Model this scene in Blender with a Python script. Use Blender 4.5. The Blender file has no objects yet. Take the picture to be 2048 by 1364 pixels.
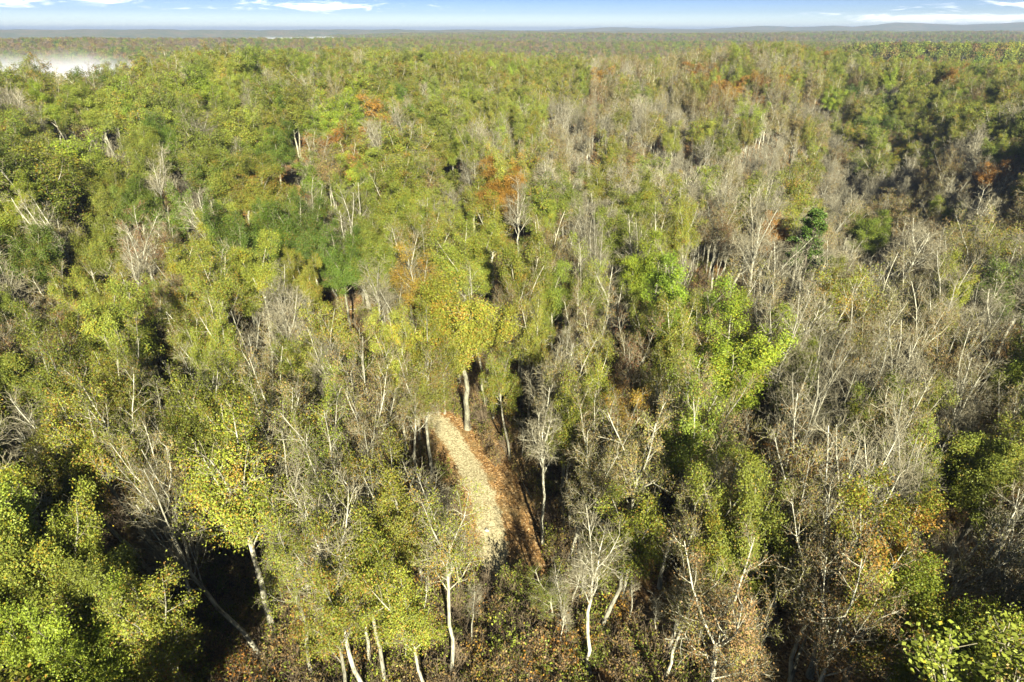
import bpy, bmesh, math, random
import numpy as np
from mathutils import Vector, Matrix

S = bpy.context.scene
COL = S.collection
R = math.radians

# ------------------------------------------------------------------ camera
W, H = 2048.0, 1364.0
FPX = 1250.0
PITCH = 26.4
CAMZ = 50.0
cam = bpy.data.cameras.new('camera')
cam.sensor_width = 36.0
cam.lens = FPX / W * 36.0
cam.clip_start = 0.5
cam.clip_end = 80000.0
cam_o = bpy.data.objects.new('camera', cam)
cam_o.location = (0, 0, CAMZ)
cam_o.rotation_euler = (R(90 - PITCH), 0, 0)
COL.objects.link(cam_o)
S.camera = cam_o

# ------------------------------------------------------------------ light
SUN_EL, SUN_AZ = 25.0, 168.0          # azimuth clockwise from +Y: behind the camera, a little to its right
SKY = 0.05
EXPOSURE = 2.35
sun = bpy.data.lights.new('sun', 'SUN')
sun.energy = 5.0
sun.angle = R(0.5)
sun.color = (1.0, 0.93, 0.80)
sun_o = bpy.data.objects.new('sun', sun)
sd = Vector((math.sin(R(SUN_AZ)) * math.cos(R(SUN_EL)), math.cos(R(SUN_AZ)) * math.cos(R(SUN_EL)), math.sin(R(SUN_EL))))
sun_o.rotation_euler = sd.to_track_quat('Z', 'Y').to_euler()
sun_o.location = (0, -60, 200)
COL.objects.link(sun_o)

S.view_settings.view_transform = 'Standard'
S.view_settings.look = 'None'
S.view_settings.gamma = 1.0
S.view_settings.exposure = EXPOSURE
S.render.engine = 'CYCLES'
S.cycles.max_bounces = 5
S.cycles.diffuse_bounces = 2
S.cycles.glossy_bounces = 1
S.cycles.transmission_bounces = 2
S.cycles.volume_bounces = 0
S.cycles.transparent_max_bounces = 8


def nd(nt, typ, **kw):
    n = nt.nodes.new(typ)
    for k, v in kw.items():
        if k == 'inp':
            for kk, vv in v.items():
                n.inputs[kk].default_value = vv
        else:
            setattr(n, k, v)
    return n


def ln(nt, a, b):
    nt.links.new(a, b)


def mth(nt, op, a, b=None, c=None, clamp=False):
    n = nt.nodes.new('ShaderNodeMath')
    n.operation = op
    n.use_clamp = clamp
    for i, v in enumerate((a, b, c)):
        if v is None:
            continue
        if isinstance(v, (int, float)):
            n.inputs[i].default_value = v
        else:
            nt.links.new(v, n.inputs[i])
    return n.outputs[0]


world = bpy.data.worlds.new('World')
S.world = world
world.use_nodes = True
nt = world.node_tree
nt.nodes.clear()
wo = nd(nt, 'ShaderNodeOutputWorld')
bg = nd(nt, 'ShaderNodeBackground')
bg.inputs['Strength'].default_value = SKY
sky = nd(nt, 'ShaderNodeTexSky')
sky.sky_type = 'NISHITA'
sky.sun_disc = False
sky.sun_elevation = R(SUN_EL)
sky.sun_rotation = R(SUN_AZ)
sky.altitude = 200
sky.air_density = 1.0
sky.dust_density = 0.1
sky.ozone_density = 3.0
tc = nd(nt, 'ShaderNodeTexCoord')
sep = nd(nt, 'ShaderNodeSeparateXYZ')
ln(nt, tc.outputs['Generated'], sep.inputs[0])
az = mth(nt, 'ARCTAN2', sep.outputs[0], sep.outputs[1])
azd = mth(nt, 'MULTIPLY', az, 57.2958)
eld = mth(nt, 'MULTIPLY', mth(nt, 'ARCSINE', sep.outputs[2]), 57.2958)
comb = nd(nt, 'ShaderNodeCombineXYZ')
ln(nt, azd, comb.inputs[0])
ln(nt, mth(nt, 'MULTIPLY', eld, 7.0), comb.inputs[1])
noi = nd(nt, 'ShaderNodeTexNoise', inp={'Scale': 0.30, 'Detail': 10.0, 'Roughness': 0.66, 'Distortion': 0.9})
ln(nt, comb.outputs[0], noi.inputs['Vector'])
# banks of cirrus: (azimuth, elevation, half width, half height, weight), degrees
banks = [(-14.5, 1.72, 8.5, 0.52, 1.0), (-33.0, 1.95, 9.0, 0.60, 1.0), (-25.5, 1.6, 4.5, 0.3, 0.8), (32.5, 0.80, 11.0, 0.50, 1.0), (37, 1.5, 7, 0.45, 0.9),
         (5, 5.5, 40, 2.0, 0.7), (-40, 9, 40, 3.0, 0.7), (60, 8, 30, 2.5, 0.6)]
tot = None
for (a0, e0, wa, we, k) in banks:
    dx = mth(nt, 'DIVIDE', mth(nt, 'SUBTRACT', azd, a0), wa)
    dy = mth(nt, 'DIVIDE', mth(nt, 'SUBTRACT', eld, e0), we)
    d2 = mth(nt, 'ADD', mth(nt, 'MULTIPLY', dx, dx), mth(nt, 'MULTIPLY', dy, dy))
    g = mth(nt, 'MULTIPLY', mth(nt, 'POWER', 2.71828, mth(nt, 'MULTIPLY', d2, -1.0)), k)
    tot = g if tot is None else mth(nt, 'MAXIMUM', tot, g)
cl = mth(nt, 'ADD', mth(nt, 'MULTIPLY', tot, 0.50), mth(nt, 'MULTIPLY', mth(nt, 'SUBTRACT', noi.outputs['Fac'], 0.5), 1.5))
mr = nd(nt, 'ShaderNodeMapRange', interpolation_type='SMOOTHSTEP')
mr.inputs['From Min'].default_value = 0.28
mr.inputs['From Max'].default_value = 0.62
ln(nt, cl, mr.inputs['Value'])
mix = nd(nt, 'ShaderNodeMix', data_type='RGBA')
ln(nt, mr.outputs[0], mix.inputs['Factor'])
# a clear blue autumn morning: the sky texture's colour graded by elevation
ramp = nd(nt, 'ShaderNodeValToRGB')
ln(nt, mth(nt, 'DIVIDE', eld, 20.0), ramp.inputs[0])
e = ramp.color_ramp.elements
e[0].position, e[0].color = 0.0, (1.25, 1.30, 1.36, 1)
e[1].position, e[1].color = 1.0, (0.36, 0.38, 0.42, 1)
for p_, c_ in ((0.03, (0.62, 0.71, 0.86, 1)), (0.065, (0.32, 0.41, 0.62, 1)), (0.125, (0.15, 0.24, 0.56, 1)), (0.4, (0.22, 0.28, 0.46, 1))):
    x = e.new(p_)
    x.color = c_
tint = nd(nt, 'ShaderNodeMix', data_type='RGBA', blend_type='MULTIPLY')
tint.inputs['Factor'].default_value = 1.0
ln(nt, sky.outputs[0], tint.inputs[6])
ln(nt, ramp.outputs[0], tint.inputs[7])
ln(nt, tint.outputs[2], mix.inputs[6])
CLOUD_RGB = (9.0, 9.0, 9.1, 1)
mix.inputs[7].default_value = CLOUD_RGB
ln(nt, mix.outputs[2], bg.inputs['Color'])
ln(nt, bg.outputs[0], wo.inputs['Surface'])

# ------------------------------------------------------------------ noise helpers
_rs = np.random.RandomState(7)
_perm = _rs.rand(256, 256)


def vnoise(x, y, sc, seed=0):
    x = np.asarray(x, float) / sc + 37.7 * seed
    y = np.asarray(y, float) / sc + 91.3 * seed
    xi, yi = np.floor(x).astype(int), np.floor(y).astype(int)
    fx, fy = x - xi, y - yi
    fx = fx * fx * (3 - 2 * fx)
    fy = fy * fy * (3 - 2 * fy)
    p = lambda i, j: _perm[i % 256, j % 256]
    return ((p(xi, yi) * (1 - fx) + p(xi + 1, yi) * fx) * (1 - fy) + (p(xi, yi + 1) * (1 - fx) + p(xi + 1, yi + 1) * fx) * fy) * 2 - 1


def fnoise(x, y, sc, seed=0, o=3):
    v, a = 0, 1.0
    for i in range(o):
        v = v + a * vnoise(x, y, sc / 2 ** i, seed + i * 3)
        a *= 0.5
    return v / 1.75


def sstep(t):
    t = np.clip(t, 0, 1)
    return t * t * (3 - 2 * t)


# ------------------------------------------------------------------ terrain height
RAVY, RAVX = [60, 110, 154, 250, 330, 430], [78, 88, 100, 136, 166, 190]


def terrain(x, y):
    x = np.asarray(x, float)
    y = np.asarray(y, float)
    d = np.hypot(x, y)
    a = np.degrees(np.arctan2(x, y))
    aa = np.clip(a, -70, 70)
    dc = np.interp(aa, [-70, -40, -28, -15, 0, 12, 20, 28, 40, 70], [230, 250, 275, 330, 400, 430, 455, 420, 400, 380])
    hc = np.interp(aa, [-70, -42, -36, -32, -29, -24, -15, -5, 4, 12, 18, 22, 28, 33, 45, 70],
                   [15, 16.5, 16.5, 15, 17, 19.5, 19, 16.5, 11.5, 10.5, 19.5, 19, 13.5, 11, 12, 11])
    front = (np.abs(a) < 95)
    fm = sstep((110 - np.abs(a)) / 30)
    u = d / dc
    up = sstep((u - np.interp(aa, [-10, 8], [0.36, 0.50])) / np.interp(aa, [-10, 8], [0.62, 0.48]))
    down = sstep((u - 1.06) / 0.9)
    h = fm * (hc * up - (hc + 48) * down) - (1 - fm) * 30 * sstep((d - 150) / 500)
    # ravine on the right
    rx = np.interp(y, RAVY, RAVX)
    rv = np.exp(-((x - rx) / np.interp(y, [100, 430], [23, 30])) ** 2) * sstep((y - 90) / 60) * sstep((430 - y) / 130)
    h = h - 16 * rv
    # broad swale of bare trees from the middle towards the ravine
    sy = np.interp(x, [-20, 30, 80, 140, 200], [215, 195, 205, 240, 300])
    h = h - 8 * np.exp(-((y - sy) / 42) ** 2) * sstep((x + 10) / 50) * sstep((230 - x) / 60)
    # gentle relief
    h = h + 1.6 * fnoise(x, y, 60, 1) * sstep((d - 40) / 60) + 0.25 * vnoise(x, y, 9, 5)
    # far ridges
    far = np.full_like(h, -46.0) + 5 * fnoise(x, y, 500, 9)
    wob = fnoise(x, y, 900, 4)

    def ridge(dd, wd, top, seed, amp, win=None, nsc=700):
        t = top + amp * (fnoise(a * 40, np.full_like(a, dd), nsc * 0.5, seed) + 0.45 * fnoise(a * 40, np.full_like(a, dd), 60, seed + 1))
        m = np.exp(-((d - dd - wob * wd * 0.8) / wd) ** 2)
        if win is not None:
            m = m * win
        return -48 + (t + 48) * m

    wr = sstep((aa - 17) / 10)
    wl = sstep((2 - aa) / 14)
    far = np.maximum(far, ridge(1020, 240, 20, 11, 3, wr))
    far = np.maximum(far, ridge(1750, 520, np.interp(aa, [-45, -20, 0, 45], [22, 20, 8, 10]), 12, 5))
    far = np.maximum(far, ridge(2700, 500, np.interp(aa, [-45, -20, -5, 10, 45], [-5, 0, 22, 24, 26]), 13, 6))
    far = np.maximum(far, ridge(4000, 650, np.interp(aa, [-45, -22, -8, 45], [0, -10, 26, 30]), 14, 9))
    far = np.maximum(far, ridge(6000, 800, np.interp(aa, [-45, -25, -10, 45], [42, 40, 40, 34]), 15, 7))
    mt = np.interp(aa, [-45, 2, 6, 8, 10, 14, 17, 19, 20.5, 22, 24.5, 26, 29, 31.5, 33, 36, 39, 45],
                   [40, 42, 60, 80, 68, 58, 64, 82, 92, 78, 92, 76, 120, 98, 92, 122, 138, 132])
    far = np.maximum(far, ridge(9000, 800, mt, 16, 3))
    w = fm * sstep((d - 620) / 350)
    h = h * (1 - w) + far * w
    return h


def th(x, y):
    return float(terrain(np.array([x]), np.array([y]))[0])


CP, SP = math.cos(R(PITCH)), math.sin(R(PITCH))


def ray(u, v):
    xc, yc = (u - W / 2) / FPX, (H / 2 - v) / FPX
    return xc, CP + yc * SP, -SP + yc * CP


def at(u, v, up=0.0):
    """where the line of sight of a photo pixel reaches a height 'up' above the ground"""
    dx, dy, dz = ray(u, v)
    lo, t = 8.0, 8.0
    while t < 900:
        if CAMZ + dz * t < th(dx * t, dy * t) + up:
            break
        lo = t
        t *= 1.03
    hi = t
    for _ in range(25):
        m = (lo + hi) / 2
        if CAMZ + dz * m < th(dx * m, dy * m) + up:
            hi = m
        else:
            lo = m
    return dx * hi, dy * hi, hi


def proj(x, y, z):
    z = z - CAMZ
    dep = y * CP - z * SP
    up = y * SP + z * CP
    return W / 2 + FPX * x / dep, H / 2 - FPX * up / dep, dep


# ------------------------------------------------------------------ materials
def new_mat(name):
    m = bpy.data.materials.new(name)
    m.use_nodes = True
    m.node_tree.nodes.clear()
    return m, m.node_tree


def leaf_mat(name, c1, c2, c3, p3, vj=0.45, hj=0.012, trans=0.3):
    """c1/c2: the two leaf colours of the kind, c3: the odd turned leaf (share p3)"""
    m, nt = new_mat(name)
    out = nd(nt, 'ShaderNodeOutputMaterial')
    lv = nd(nt, 'ShaderNodeAttribute', attribute_name='lv')
    oi = nd(nt, 'ShaderNodeObjectInfo')
    sepc = nd(nt, 'ShaderNodeSeparateColor')
    ln(nt, lv.outputs['Color'], sepc.inputs[0])
    a, b, c = sepc.outputs
    mx = nd(nt, 'ShaderNodeMix', data_type='RGBA')
    f = mth(nt, 'ADD', mth(nt, 'MULTIPLY', a, 0.6), mth(nt, 'MULTIPLY', oi.outputs['Random'], 0.4))
    ln(nt, f, mx.inputs['Factor'])
    mx.inputs[6].default_value = (*c1, 1)
    mx.inputs[7].default_value = (*c2, 1)
    mx2 = nd(nt, 'ShaderNodeMix', data_type='RGBA')
    thr = mth(nt, 'MULTIPLY', mth(nt, 'ADD', 0.3, mth(nt, 'MULTIPLY', oi.outputs['Random'], 1.4)), p3)
    ln(nt, mth(nt, 'LESS_THAN', b, thr), mx2.inputs['Factor'])
    ln(nt, mx.outputs[2], mx2.inputs[6])
    mx2.inputs[7].default_value = (*c3, 1)
    hsv = nd(nt, 'ShaderNodeHueSaturation')
    ln(nt, mx2.outputs[2], hsv.inputs['Color'])
    orn = mth(nt, 'FRACT', mth(nt, 'MULTIPLY', oi.outputs['Random'], 13.7))
    ln(nt, mth(nt, 'ADD', 0.5 - hj, mth(nt, 'MULTIPLY', orn, 2 * hj)), hsv.inputs['Hue'])
    tj = mth(nt, 'ADD', 0.72, mth(nt, 'MULTIPLY', mth(nt, 'FRACT', mth(nt, 'MULTIPLY', oi.outputs['Random'], 31.3)), 0.58))
    ln(nt, mth(nt, 'MULTIPLY', tj, mth(nt, 'ADD', 1.0 - vj, mth(nt, 'MULTIPLY', c, 2 * vj))), hsv.inputs['Value'])
    df = nd(nt, 'ShaderNodeBsdfPrincipled')
    df.inputs['Roughness'].default_value = 0.55
    df.inputs['Specular IOR Level'].default_value = 0.25
    tr = nd(nt, 'ShaderNodeBsdfTranslucent')
    ln(nt, hsv.outputs[0], df.inputs['Base Color'])
    ln(nt, hsv.outputs[0], tr.inputs['Color'])
    ms = nd(nt, 'ShaderNodeMixShader')
    ms.inputs[0].default_value = trans
    ln(nt, df.outputs[0], ms.inputs[1])
    ln(nt, tr.outputs[0], ms.inputs[2])
    ln(nt, ms.outputs[0], out.inputs[0])
    return m


def bark_mat(name, c1, c2):
    m, nt = new_mat(name)
    out = nd(nt, 'ShaderNodeOutputMaterial')
    t = nd(nt, 'ShaderNodeTexCoord')
    mp = nd(nt, 'ShaderNodeMapping')
    mp.inputs['Scale'].default_value = (3, 3, 0.8)
    ln(nt, t.outputs['Object'], mp.inputs[0])
    n = nd(nt, 'ShaderNodeTexNoise', inp={'Scale': 1.3, 'Detail': 6.0, 'Roughness': 0.75})
    ln(nt, mp.outputs[0], n.inputs['Vector'])
    oi = nd(nt, 'ShaderNodeObjectInfo')
    cr = nd(nt, 'ShaderNodeValToRGB')
    cr.color_ramp.elements[0].position = 0.36
    cr.color_ramp.elements[0].color = (*c1, 1)
    cr.color_ramp.elements[1].position = 0.58
    cr.color_ramp.elements[1].color = (*c2, 1)
    ln(nt, n.outputs['Fac'], cr.inputs[0])
    hsv = nd(nt, 'ShaderNodeHueSaturation')
    ln(nt, cr.outputs[0], hsv.inputs['Color'])
    ln(nt, mth(nt, 'ADD', 0.55, mth(nt, 'MULTIPLY', oi.outputs['Random'], 0.65)), hsv.inputs['Value'])
    p = nd(nt, 'ShaderNodeBsdfPrincipled')
    p.inputs['Roughness'].default_value = 0.85
    p.inputs['Specular IOR Level'].default_value = 0.15
    ln(nt, hsv.outputs[0], p.inputs['Base Color'])
    bp = nd(nt, 'ShaderNodeBump')
    bp.inputs['Strength'].default_value = 0.5
    bp.inputs['Distance'].default_value = 0.05
    ln(nt, n.outputs['Fac'], bp.inputs['Height'])
    ln(nt, bp.outputs[0], p.inputs['Normal'])
    ln(nt, p.outputs[0], out.inputs[0])
    return m


BARK = bark_mat('bark_grey', (0.07, 0.065, 0.040), (0.27, 0.265, 0.175))
BARK_PALE = bark_mat('bark_pale', (0.085, 0.08, 0.05), (0.35, 0.34, 0.24))
BARK_DARK = bark_mat('bark_dark', (0.05, 0.04, 0.03), (0.20, 0.17, 0.12))
TWIG = bark_mat('twig_grey', (0.095, 0.085, 0.048), (0.235, 0.215, 0.13))
BRUSH = bark_mat('brush_brown', (0.075, 0.055, 0.030), (0.19, 0.15, 0.09))
LEAF = {
    'green': leaf_mat('leaf_green', (0.108, 0.144, 0.017), (0.174, 0.198, 0.024), (0.19, 0.15, 0.012), 0.08),
    'bright': leaf_mat('leaf_bright_green', (0.115, 0.168, 0.014), (0.178, 0.220, 0.018), (0.21, 0.19, 0.012), 0.08),
    'dark': leaf_mat('leaf_deep_green', (0.060, 0.105, 0.012), (0.110, 0.150, 0.014), (0.14, 0.11, 0.012), 0.08),
    'olive': leaf_mat('leaf_olive', (0.105, 0.138, 0.014), (0.165, 0.178, 0.018), (0.21, 0.13, 0.018), 0.12),
    'yellow': leaf_mat('leaf_yellow', (0.122, 0.148, 0.016), (0.170, 0.176, 0.020), (0.22, 0.14, 0.018), 0.09),
    'gold': leaf_mat('leaf_gold', (0.190, 0.155, 0.016), (0.240, 0.165, 0.018), (0.23, 0.11, 0.016), 0.25),
    'orange': leaf_mat('leaf_orange', (0.21, 0.105, 0.016), (0.27, 0.140, 0.018), (0.17, 0.11, 0.02), 0.16),
    'brown': leaf_mat('leaf_brown', (0.155, 0.100, 0.034), (0.21, 0.145, 0.045), (0.14, 0.14, 0.025), 0.35),
    'red': leaf_mat('leaf_red', (0.150, 0.065, 0.028), (0.19, 0.100, 0.036), (0.13, 0.11, 0.025), 0.35),
    'pine': leaf_mat('needle_green', (0.050, 0.090, 0.010), (0.075, 0.120, 0.014), (0.09, 0.10, 0.012), 0.1, trans=0.12, hj=0.004),
}


def litter_nodes(nt, pos):
    """fallen oak leaves: cells of single leaves in rust, tan and dark brown, in drifts"""
    v = nd(nt, 'ShaderNodeTexVoronoi', inp={'Scale': 6.5, 'Randomness': 1.0})
    ln(nt, pos, v.inputs['Vector'])
    sc = nd(nt, 'ShaderNodeSeparateColor')
    ln(nt, v.outputs['Color'], sc.inputs[0])
    cr = nd(nt, 'ShaderNodeValToRGB')
    e = cr.color_ramp.elements
    e[0].position, e[0].color = 0.0, (0.055, 0.034, 0.014, 1)
    e[1].position, e[1].color = 1.0, (0.44, 0.32, 0.16, 1)
    for p, c in ((0.25, (0.115, 0.063, 0.022, 1)), (0.55, (0.20, 0.112, 0.036, 1)), (0.82, (0.28, 0.165, 0.056, 1))):
        x = e.new(p)
        x.color = c
    ln(nt, sc.outputs[0], cr.inputs[0])
    n = nd(nt, 'ShaderNodeTexNoise', inp={'Scale': 0.22, 'Detail': 5.0, 'Roughness': 0.65})
    ln(nt, pos, n.inputs['Vector'])
    mx = nd(nt, 'ShaderNodeMix', data_type='RGBA')
    r = nd(nt, 'ShaderNodeMapRange')
    r.inputs['From Min'].default_value = 0.46
    r.inputs['From Max'].default_value = 0.64
    r.inputs['To Max'].default_value = 0.62
    ln(nt, n.outputs['Fac'], r.inputs['Value'])
    ln(nt, r.outputs[0], mx.inputs['Factor'])
    ln(nt, cr.outputs[0], mx.inputs[6])
    mx.inputs[7].default_value = (0.15, 0.12, 0.05, 1)
    return mx.outputs[2], sc.outputs[1]


def ground_mat():
    m, nt = new_mat('leaf_litter')
    out = nd(nt, 'ShaderNodeOutputMaterial')
    g = nd(nt, 'ShaderNodeNewGeometry')
    col, hgt = litter_nodes(nt, g.outputs['Position'])
    # beyond the leaf-strewn plateau the sheet carries a closed canopy: mottled dull green and brown
    n = nd(nt, 'ShaderNodeTexNoise', inp={'Scale': 0.009, 'Detail': 9.0, 'Roughness': 0.72})
    ln(nt, g.outputs['Position'], n.inputs['Vector'])
    cr = nd(nt, 'ShaderNodeValToRGB')
    e = cr.color_ramp.elements
    e[0].position, e[0].color = 0.35, (0.050, 0.065, 0.020, 1)
    e[1].position, e[1].color = 0.66, (0.13, 0.095, 0.045, 1)
    x = e.new(0.5)
    x.color = (0.085, 0.085, 0.032, 1)
    ln(nt, n.outputs['Fac'], cr.inputs[0])
    sp = nd(nt, 'ShaderNodeSeparateXYZ')
    ln(nt, g.outputs['Position'], sp.inputs[0])
    d = mth(nt, 'SQRT', mth(nt, 'ADD', mth(nt, 'MULTIPLY', sp.outputs[0], sp.outputs[0]), mth(nt, 'MULTIPLY', sp.outputs[1], sp.outputs[1])))
    r = nd(nt, 'ShaderNodeMapRange')
    r.inputs['From Min'].default_value = 700
    r.inputs['From Max'].default_value = 1000
    ln(nt, d, r.inputs['Value'])
    mx = nd(nt, 'ShaderNodeMix', data_type='RGBA')
    ln(nt, r.outputs[0], mx.inputs['Factor'])
    ln(nt, col, mx.inputs[6])
    ln(nt, cr.outputs[0], mx.inputs[7])
    p = nd(nt, 'ShaderNodeBsdfPrincipled')
    p.inputs['Roughness'].default_value = 0.9
    p.inputs['Specular IOR Level'].default_value = 0.1
    ln(nt, mx.outputs[2], p.inputs['Base Color'])
    bp = nd(nt, 'ShaderNodeBump')
    bp.inputs['Strength'].default_value = 0.8
    bp.inputs['Distance'].default_value = 0.12
    ln(nt, hgt, bp.inputs['Height'])
    ln(nt, bp.outputs[0], p.inputs['Normal'])
    ln(nt, p.outputs[0], out.inputs[0])
    return m


def track_mat():
    m, nt = new_mat('track_gravel')
    out = nd(nt, 'ShaderNodeOutputMaterial')
    g = nd(nt, 'ShaderNodeNewGeometry')
    col, hgt = litter_nodes(nt, g.outputs['Position'])
    uv = nd(nt, 'ShaderNodeUVMap', uv_map='track')
    su = nd(nt, 'ShaderNodeSeparateXYZ')
    ln(nt, uv.outputs[0], su.inputs[0])
    v = nd(nt, 'ShaderNodeTexVoronoi', inp={'Scale': 7.0})
    ln(nt, g.outputs['Position'], v.inputs['Vector'])
    sc = nd(nt, 'ShaderNodeSeparateColor')
    ln(nt, v.outputs['Color'], sc.inputs[0])
    cr = nd(nt, 'ShaderNodeValToRGB')
    e = cr.color_ramp.elements
    e[0].position, e[0].color = 0.0, (0.155, 0.13, 0.062, 1)
    e[1].position, e[1].color = 1.0, (0.43, 0.385, 0.215, 1)
    ln(nt, sc.outputs[0], cr.inputs[0])
    n = nd(nt, 'ShaderNodeTexNoise', inp={'Scale': 0.9, 'Detail': 7.0, 'Roughness': 0.7})
    ln(nt, g.outputs['Position'], n.inputs['Vector'])
    n2 = nd(nt, 'ShaderNodeTexNoise', inp={'Scale': 5.0, 'Detail': 4.0, 'Roughness': 0.8})
    ln(nt, g.outputs['Position'], n2.inputs['Vector'])
    e_ = mth(nt, 'ABSOLUTE', mth(nt, 'SUBTRACT', su.outputs[0], 0.5))           # 0 centre .. 0.5 edge
    e_ = mth(nt, 'MULTIPLY', e_, 2.0)
    # the lane fades out under leaves at both ends (v runs 0..1)
    en = mth(nt, 'ABSOLUTE', mth(nt, 'SUBTRACT', mth(nt, 'MULTIPLY', su.outputs[1], 2.0), 1.0))
    en = mth(nt, 'POWER', en, 8.0)
    k = mth(nt, 'ADD', mth(nt, 'MULTIPLY', mth(nt, 'POWER', e_, 2.2), 0.95), mth(nt, 'MULTIPLY', en, 0.8))
    k = mth(nt, 'ADD', k, mth(nt, 'MULTIPLY', mth(nt, 'SUBTRACT', n.outputs['Fac'], 0.5), 2.1))
    k = mth(nt, 'ADD', k, mth(nt, 'MULTIPLY', mth(nt, 'SUBTRACT', n2.outputs['Fac'], 0.5), 1.5))
    # leaves lie thicker on the crown between the two wheel marks
    md_ = mth(nt, 'POWER', 2.71828, mth(nt, 'MULTIPLY', mth(nt, 'POWER', mth(nt, 'DIVIDE', e_, 0.16), 2.0), -1.0))
    k = mth(nt, 'ADD', k, mth(nt, 'MULTIPLY', md_, 0.22))
    r = nd(nt, 'ShaderNodeMapRange', interpolation_type='SMOOTHSTEP')
    r.inputs['From Min'].default_value = 0.40
    r.inputs['From Max'].default_value = 0.72
    ln(nt, k, r.inputs['Value'])
    mx = nd(nt, 'ShaderNodeMix', data_type='RGBA')
    ln(nt, r.outputs[0], mx.inputs['Factor'])
    ln(nt, cr.outputs[0], mx.inputs[6])
    ln(nt, col, mx.inputs[7])
    p = nd(nt, 'ShaderNodeBsdfPrincipled')
    p.inputs['Roughness'].default_value = 0.95
    p.inputs['Specular IOR Level'].default_value = 0.1
    ln(nt, mx.outputs[2], p.inputs['Base Color'])
    bp = nd(nt, 'ShaderNodeBump')
    bp.inputs['Strength'].default_value = 0.7
    bp.inputs['Distance'].default_value = 0.1
    ln(nt, hgt, bp.inputs['Height'])
    ln(nt, bp.outputs[0], p.inputs['Normal'])
    ln(nt, p.outputs[0], out.inputs[0])
    return m


def rock_mat():
    m, nt = new_mat('pale_stone')
    out = nd(nt, 'ShaderNodeOutputMaterial')
    t = nd(nt, 'ShaderNodeTexCoord')
    n = nd(nt, 'ShaderNodeTexNoise', inp={'Scale': 4.0, 'Detail': 6.0})
    ln(nt, t.outputs['Object'], n.inputs['Vector'])
    cr = nd(nt, 'ShaderNodeValToRGB')
    cr.color_ramp.elements[0].position = 0.35
    cr.color_ramp.elements[0].color = (0.16, 0.15, 0.11, 1)
    cr.color_ramp.elements[1].position = 0.6
    cr.color_ramp.elements[1].color = (0.36, 0.35, 0.28, 1)
    ln(nt, n.outputs['Fac'], cr.inputs[0])
    p = nd(nt, 'ShaderNodeBsdfPrincipled')
    p.inputs['Roughness'].default_value = 0.9
    ln(nt, cr.outputs[0], p.inputs['Base Color'])
    ln(nt, p.outputs[0], out.inputs[0])
    return m


# ------------------------------------------------------------------ mesh helpers
def make_mesh(name, v, quads=None, mats=(), midx=None, smooth=False, lv=None, tris=None):
    me = bpy.data.meshes.new(name)
    v = np.asarray(v, np.float32)
    nq = 0 if quads is None else len(quads)
    ntr = 0 if tris is None else len(tris)
    me.vertices.add(len(v))
    me.vertices.foreach_set('co', v.ravel())
    loops = []
    if nq:
        loops.append(np.asarray(quads, np.int32).ravel())
    if ntr:
        loops.append(np.asarray(tris, np.int32).ravel())
    loops = np.concatenate(loops)
    me.loops.add(len(loops))
    me.loops.foreach_set('vertex_index', loops)
    me.polygons.add(nq + ntr)
    st = np.concatenate([np.arange(nq) * 4, nq * 4 + np.arange(ntr) * 3]).astype(np.int32)
    me.polygons.foreach_set('loop_start', st)
    for m in mats:
        me.materials.append(m)
    if midx is not None:
        me.polygons.foreach_set('material_index', np.asarray(midx, np.int32))
    if smooth is not False:
        me.polygons.foreach_set('use_smooth', np.full(nq + ntr, True) if smooth is True else smooth)
    if lv is not None:
        a = me.attributes.new('lv', 'FLOAT_COLOR', 'POINT')
        a.data.foreach_set('color', np.asarray(lv, np.float32).ravel())
    me.update(calc_edges=True)
    me.validate()
    return me


def unit(v):
    return v / np.maximum(np.linalg.norm(v, axis=-1, keepdims=True), 1e-9)


def tubes(P, Rd, k):
    """P (N,m,3) paths, Rd (N,m) radii -> verts, quads"""
    N, m, _ = P.shape
    D = np.gradient(P, axis=1)
    D = unit(D)
    ref = np.where(np.abs(D[:, :1, 2:3]) > 0.9, np.array([1.0, 0, 0]), np.array([0, 0, 1.0]))
    U = unit(np.cross(D, np.broadcast_to(ref, D.shape)))
    V = np.cross(D, U)
    an = np.arange(k) * 2 * np.pi / k
    ring = P[:, :, None, :] + Rd[:, :, None, None] * (np.cos(an)[None, None, :, None] * U[:, :, None, :] + np.sin(an)[None, None, :, None] * V[:, :, None, :])
    verts = ring.reshape(-1, 3)
    idx = np.arange(N * m * k).reshape(N, m, k)
    a = idx[:, :-1, :]
    b = np.roll(a, -1, axis=2)
    c = idx[:, 1:, :]
    d = np.roll(c, -1, axis=2)
    q = np.stack([a, b, d, c], -1).reshape(-1, 4)
    return verts, q


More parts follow.
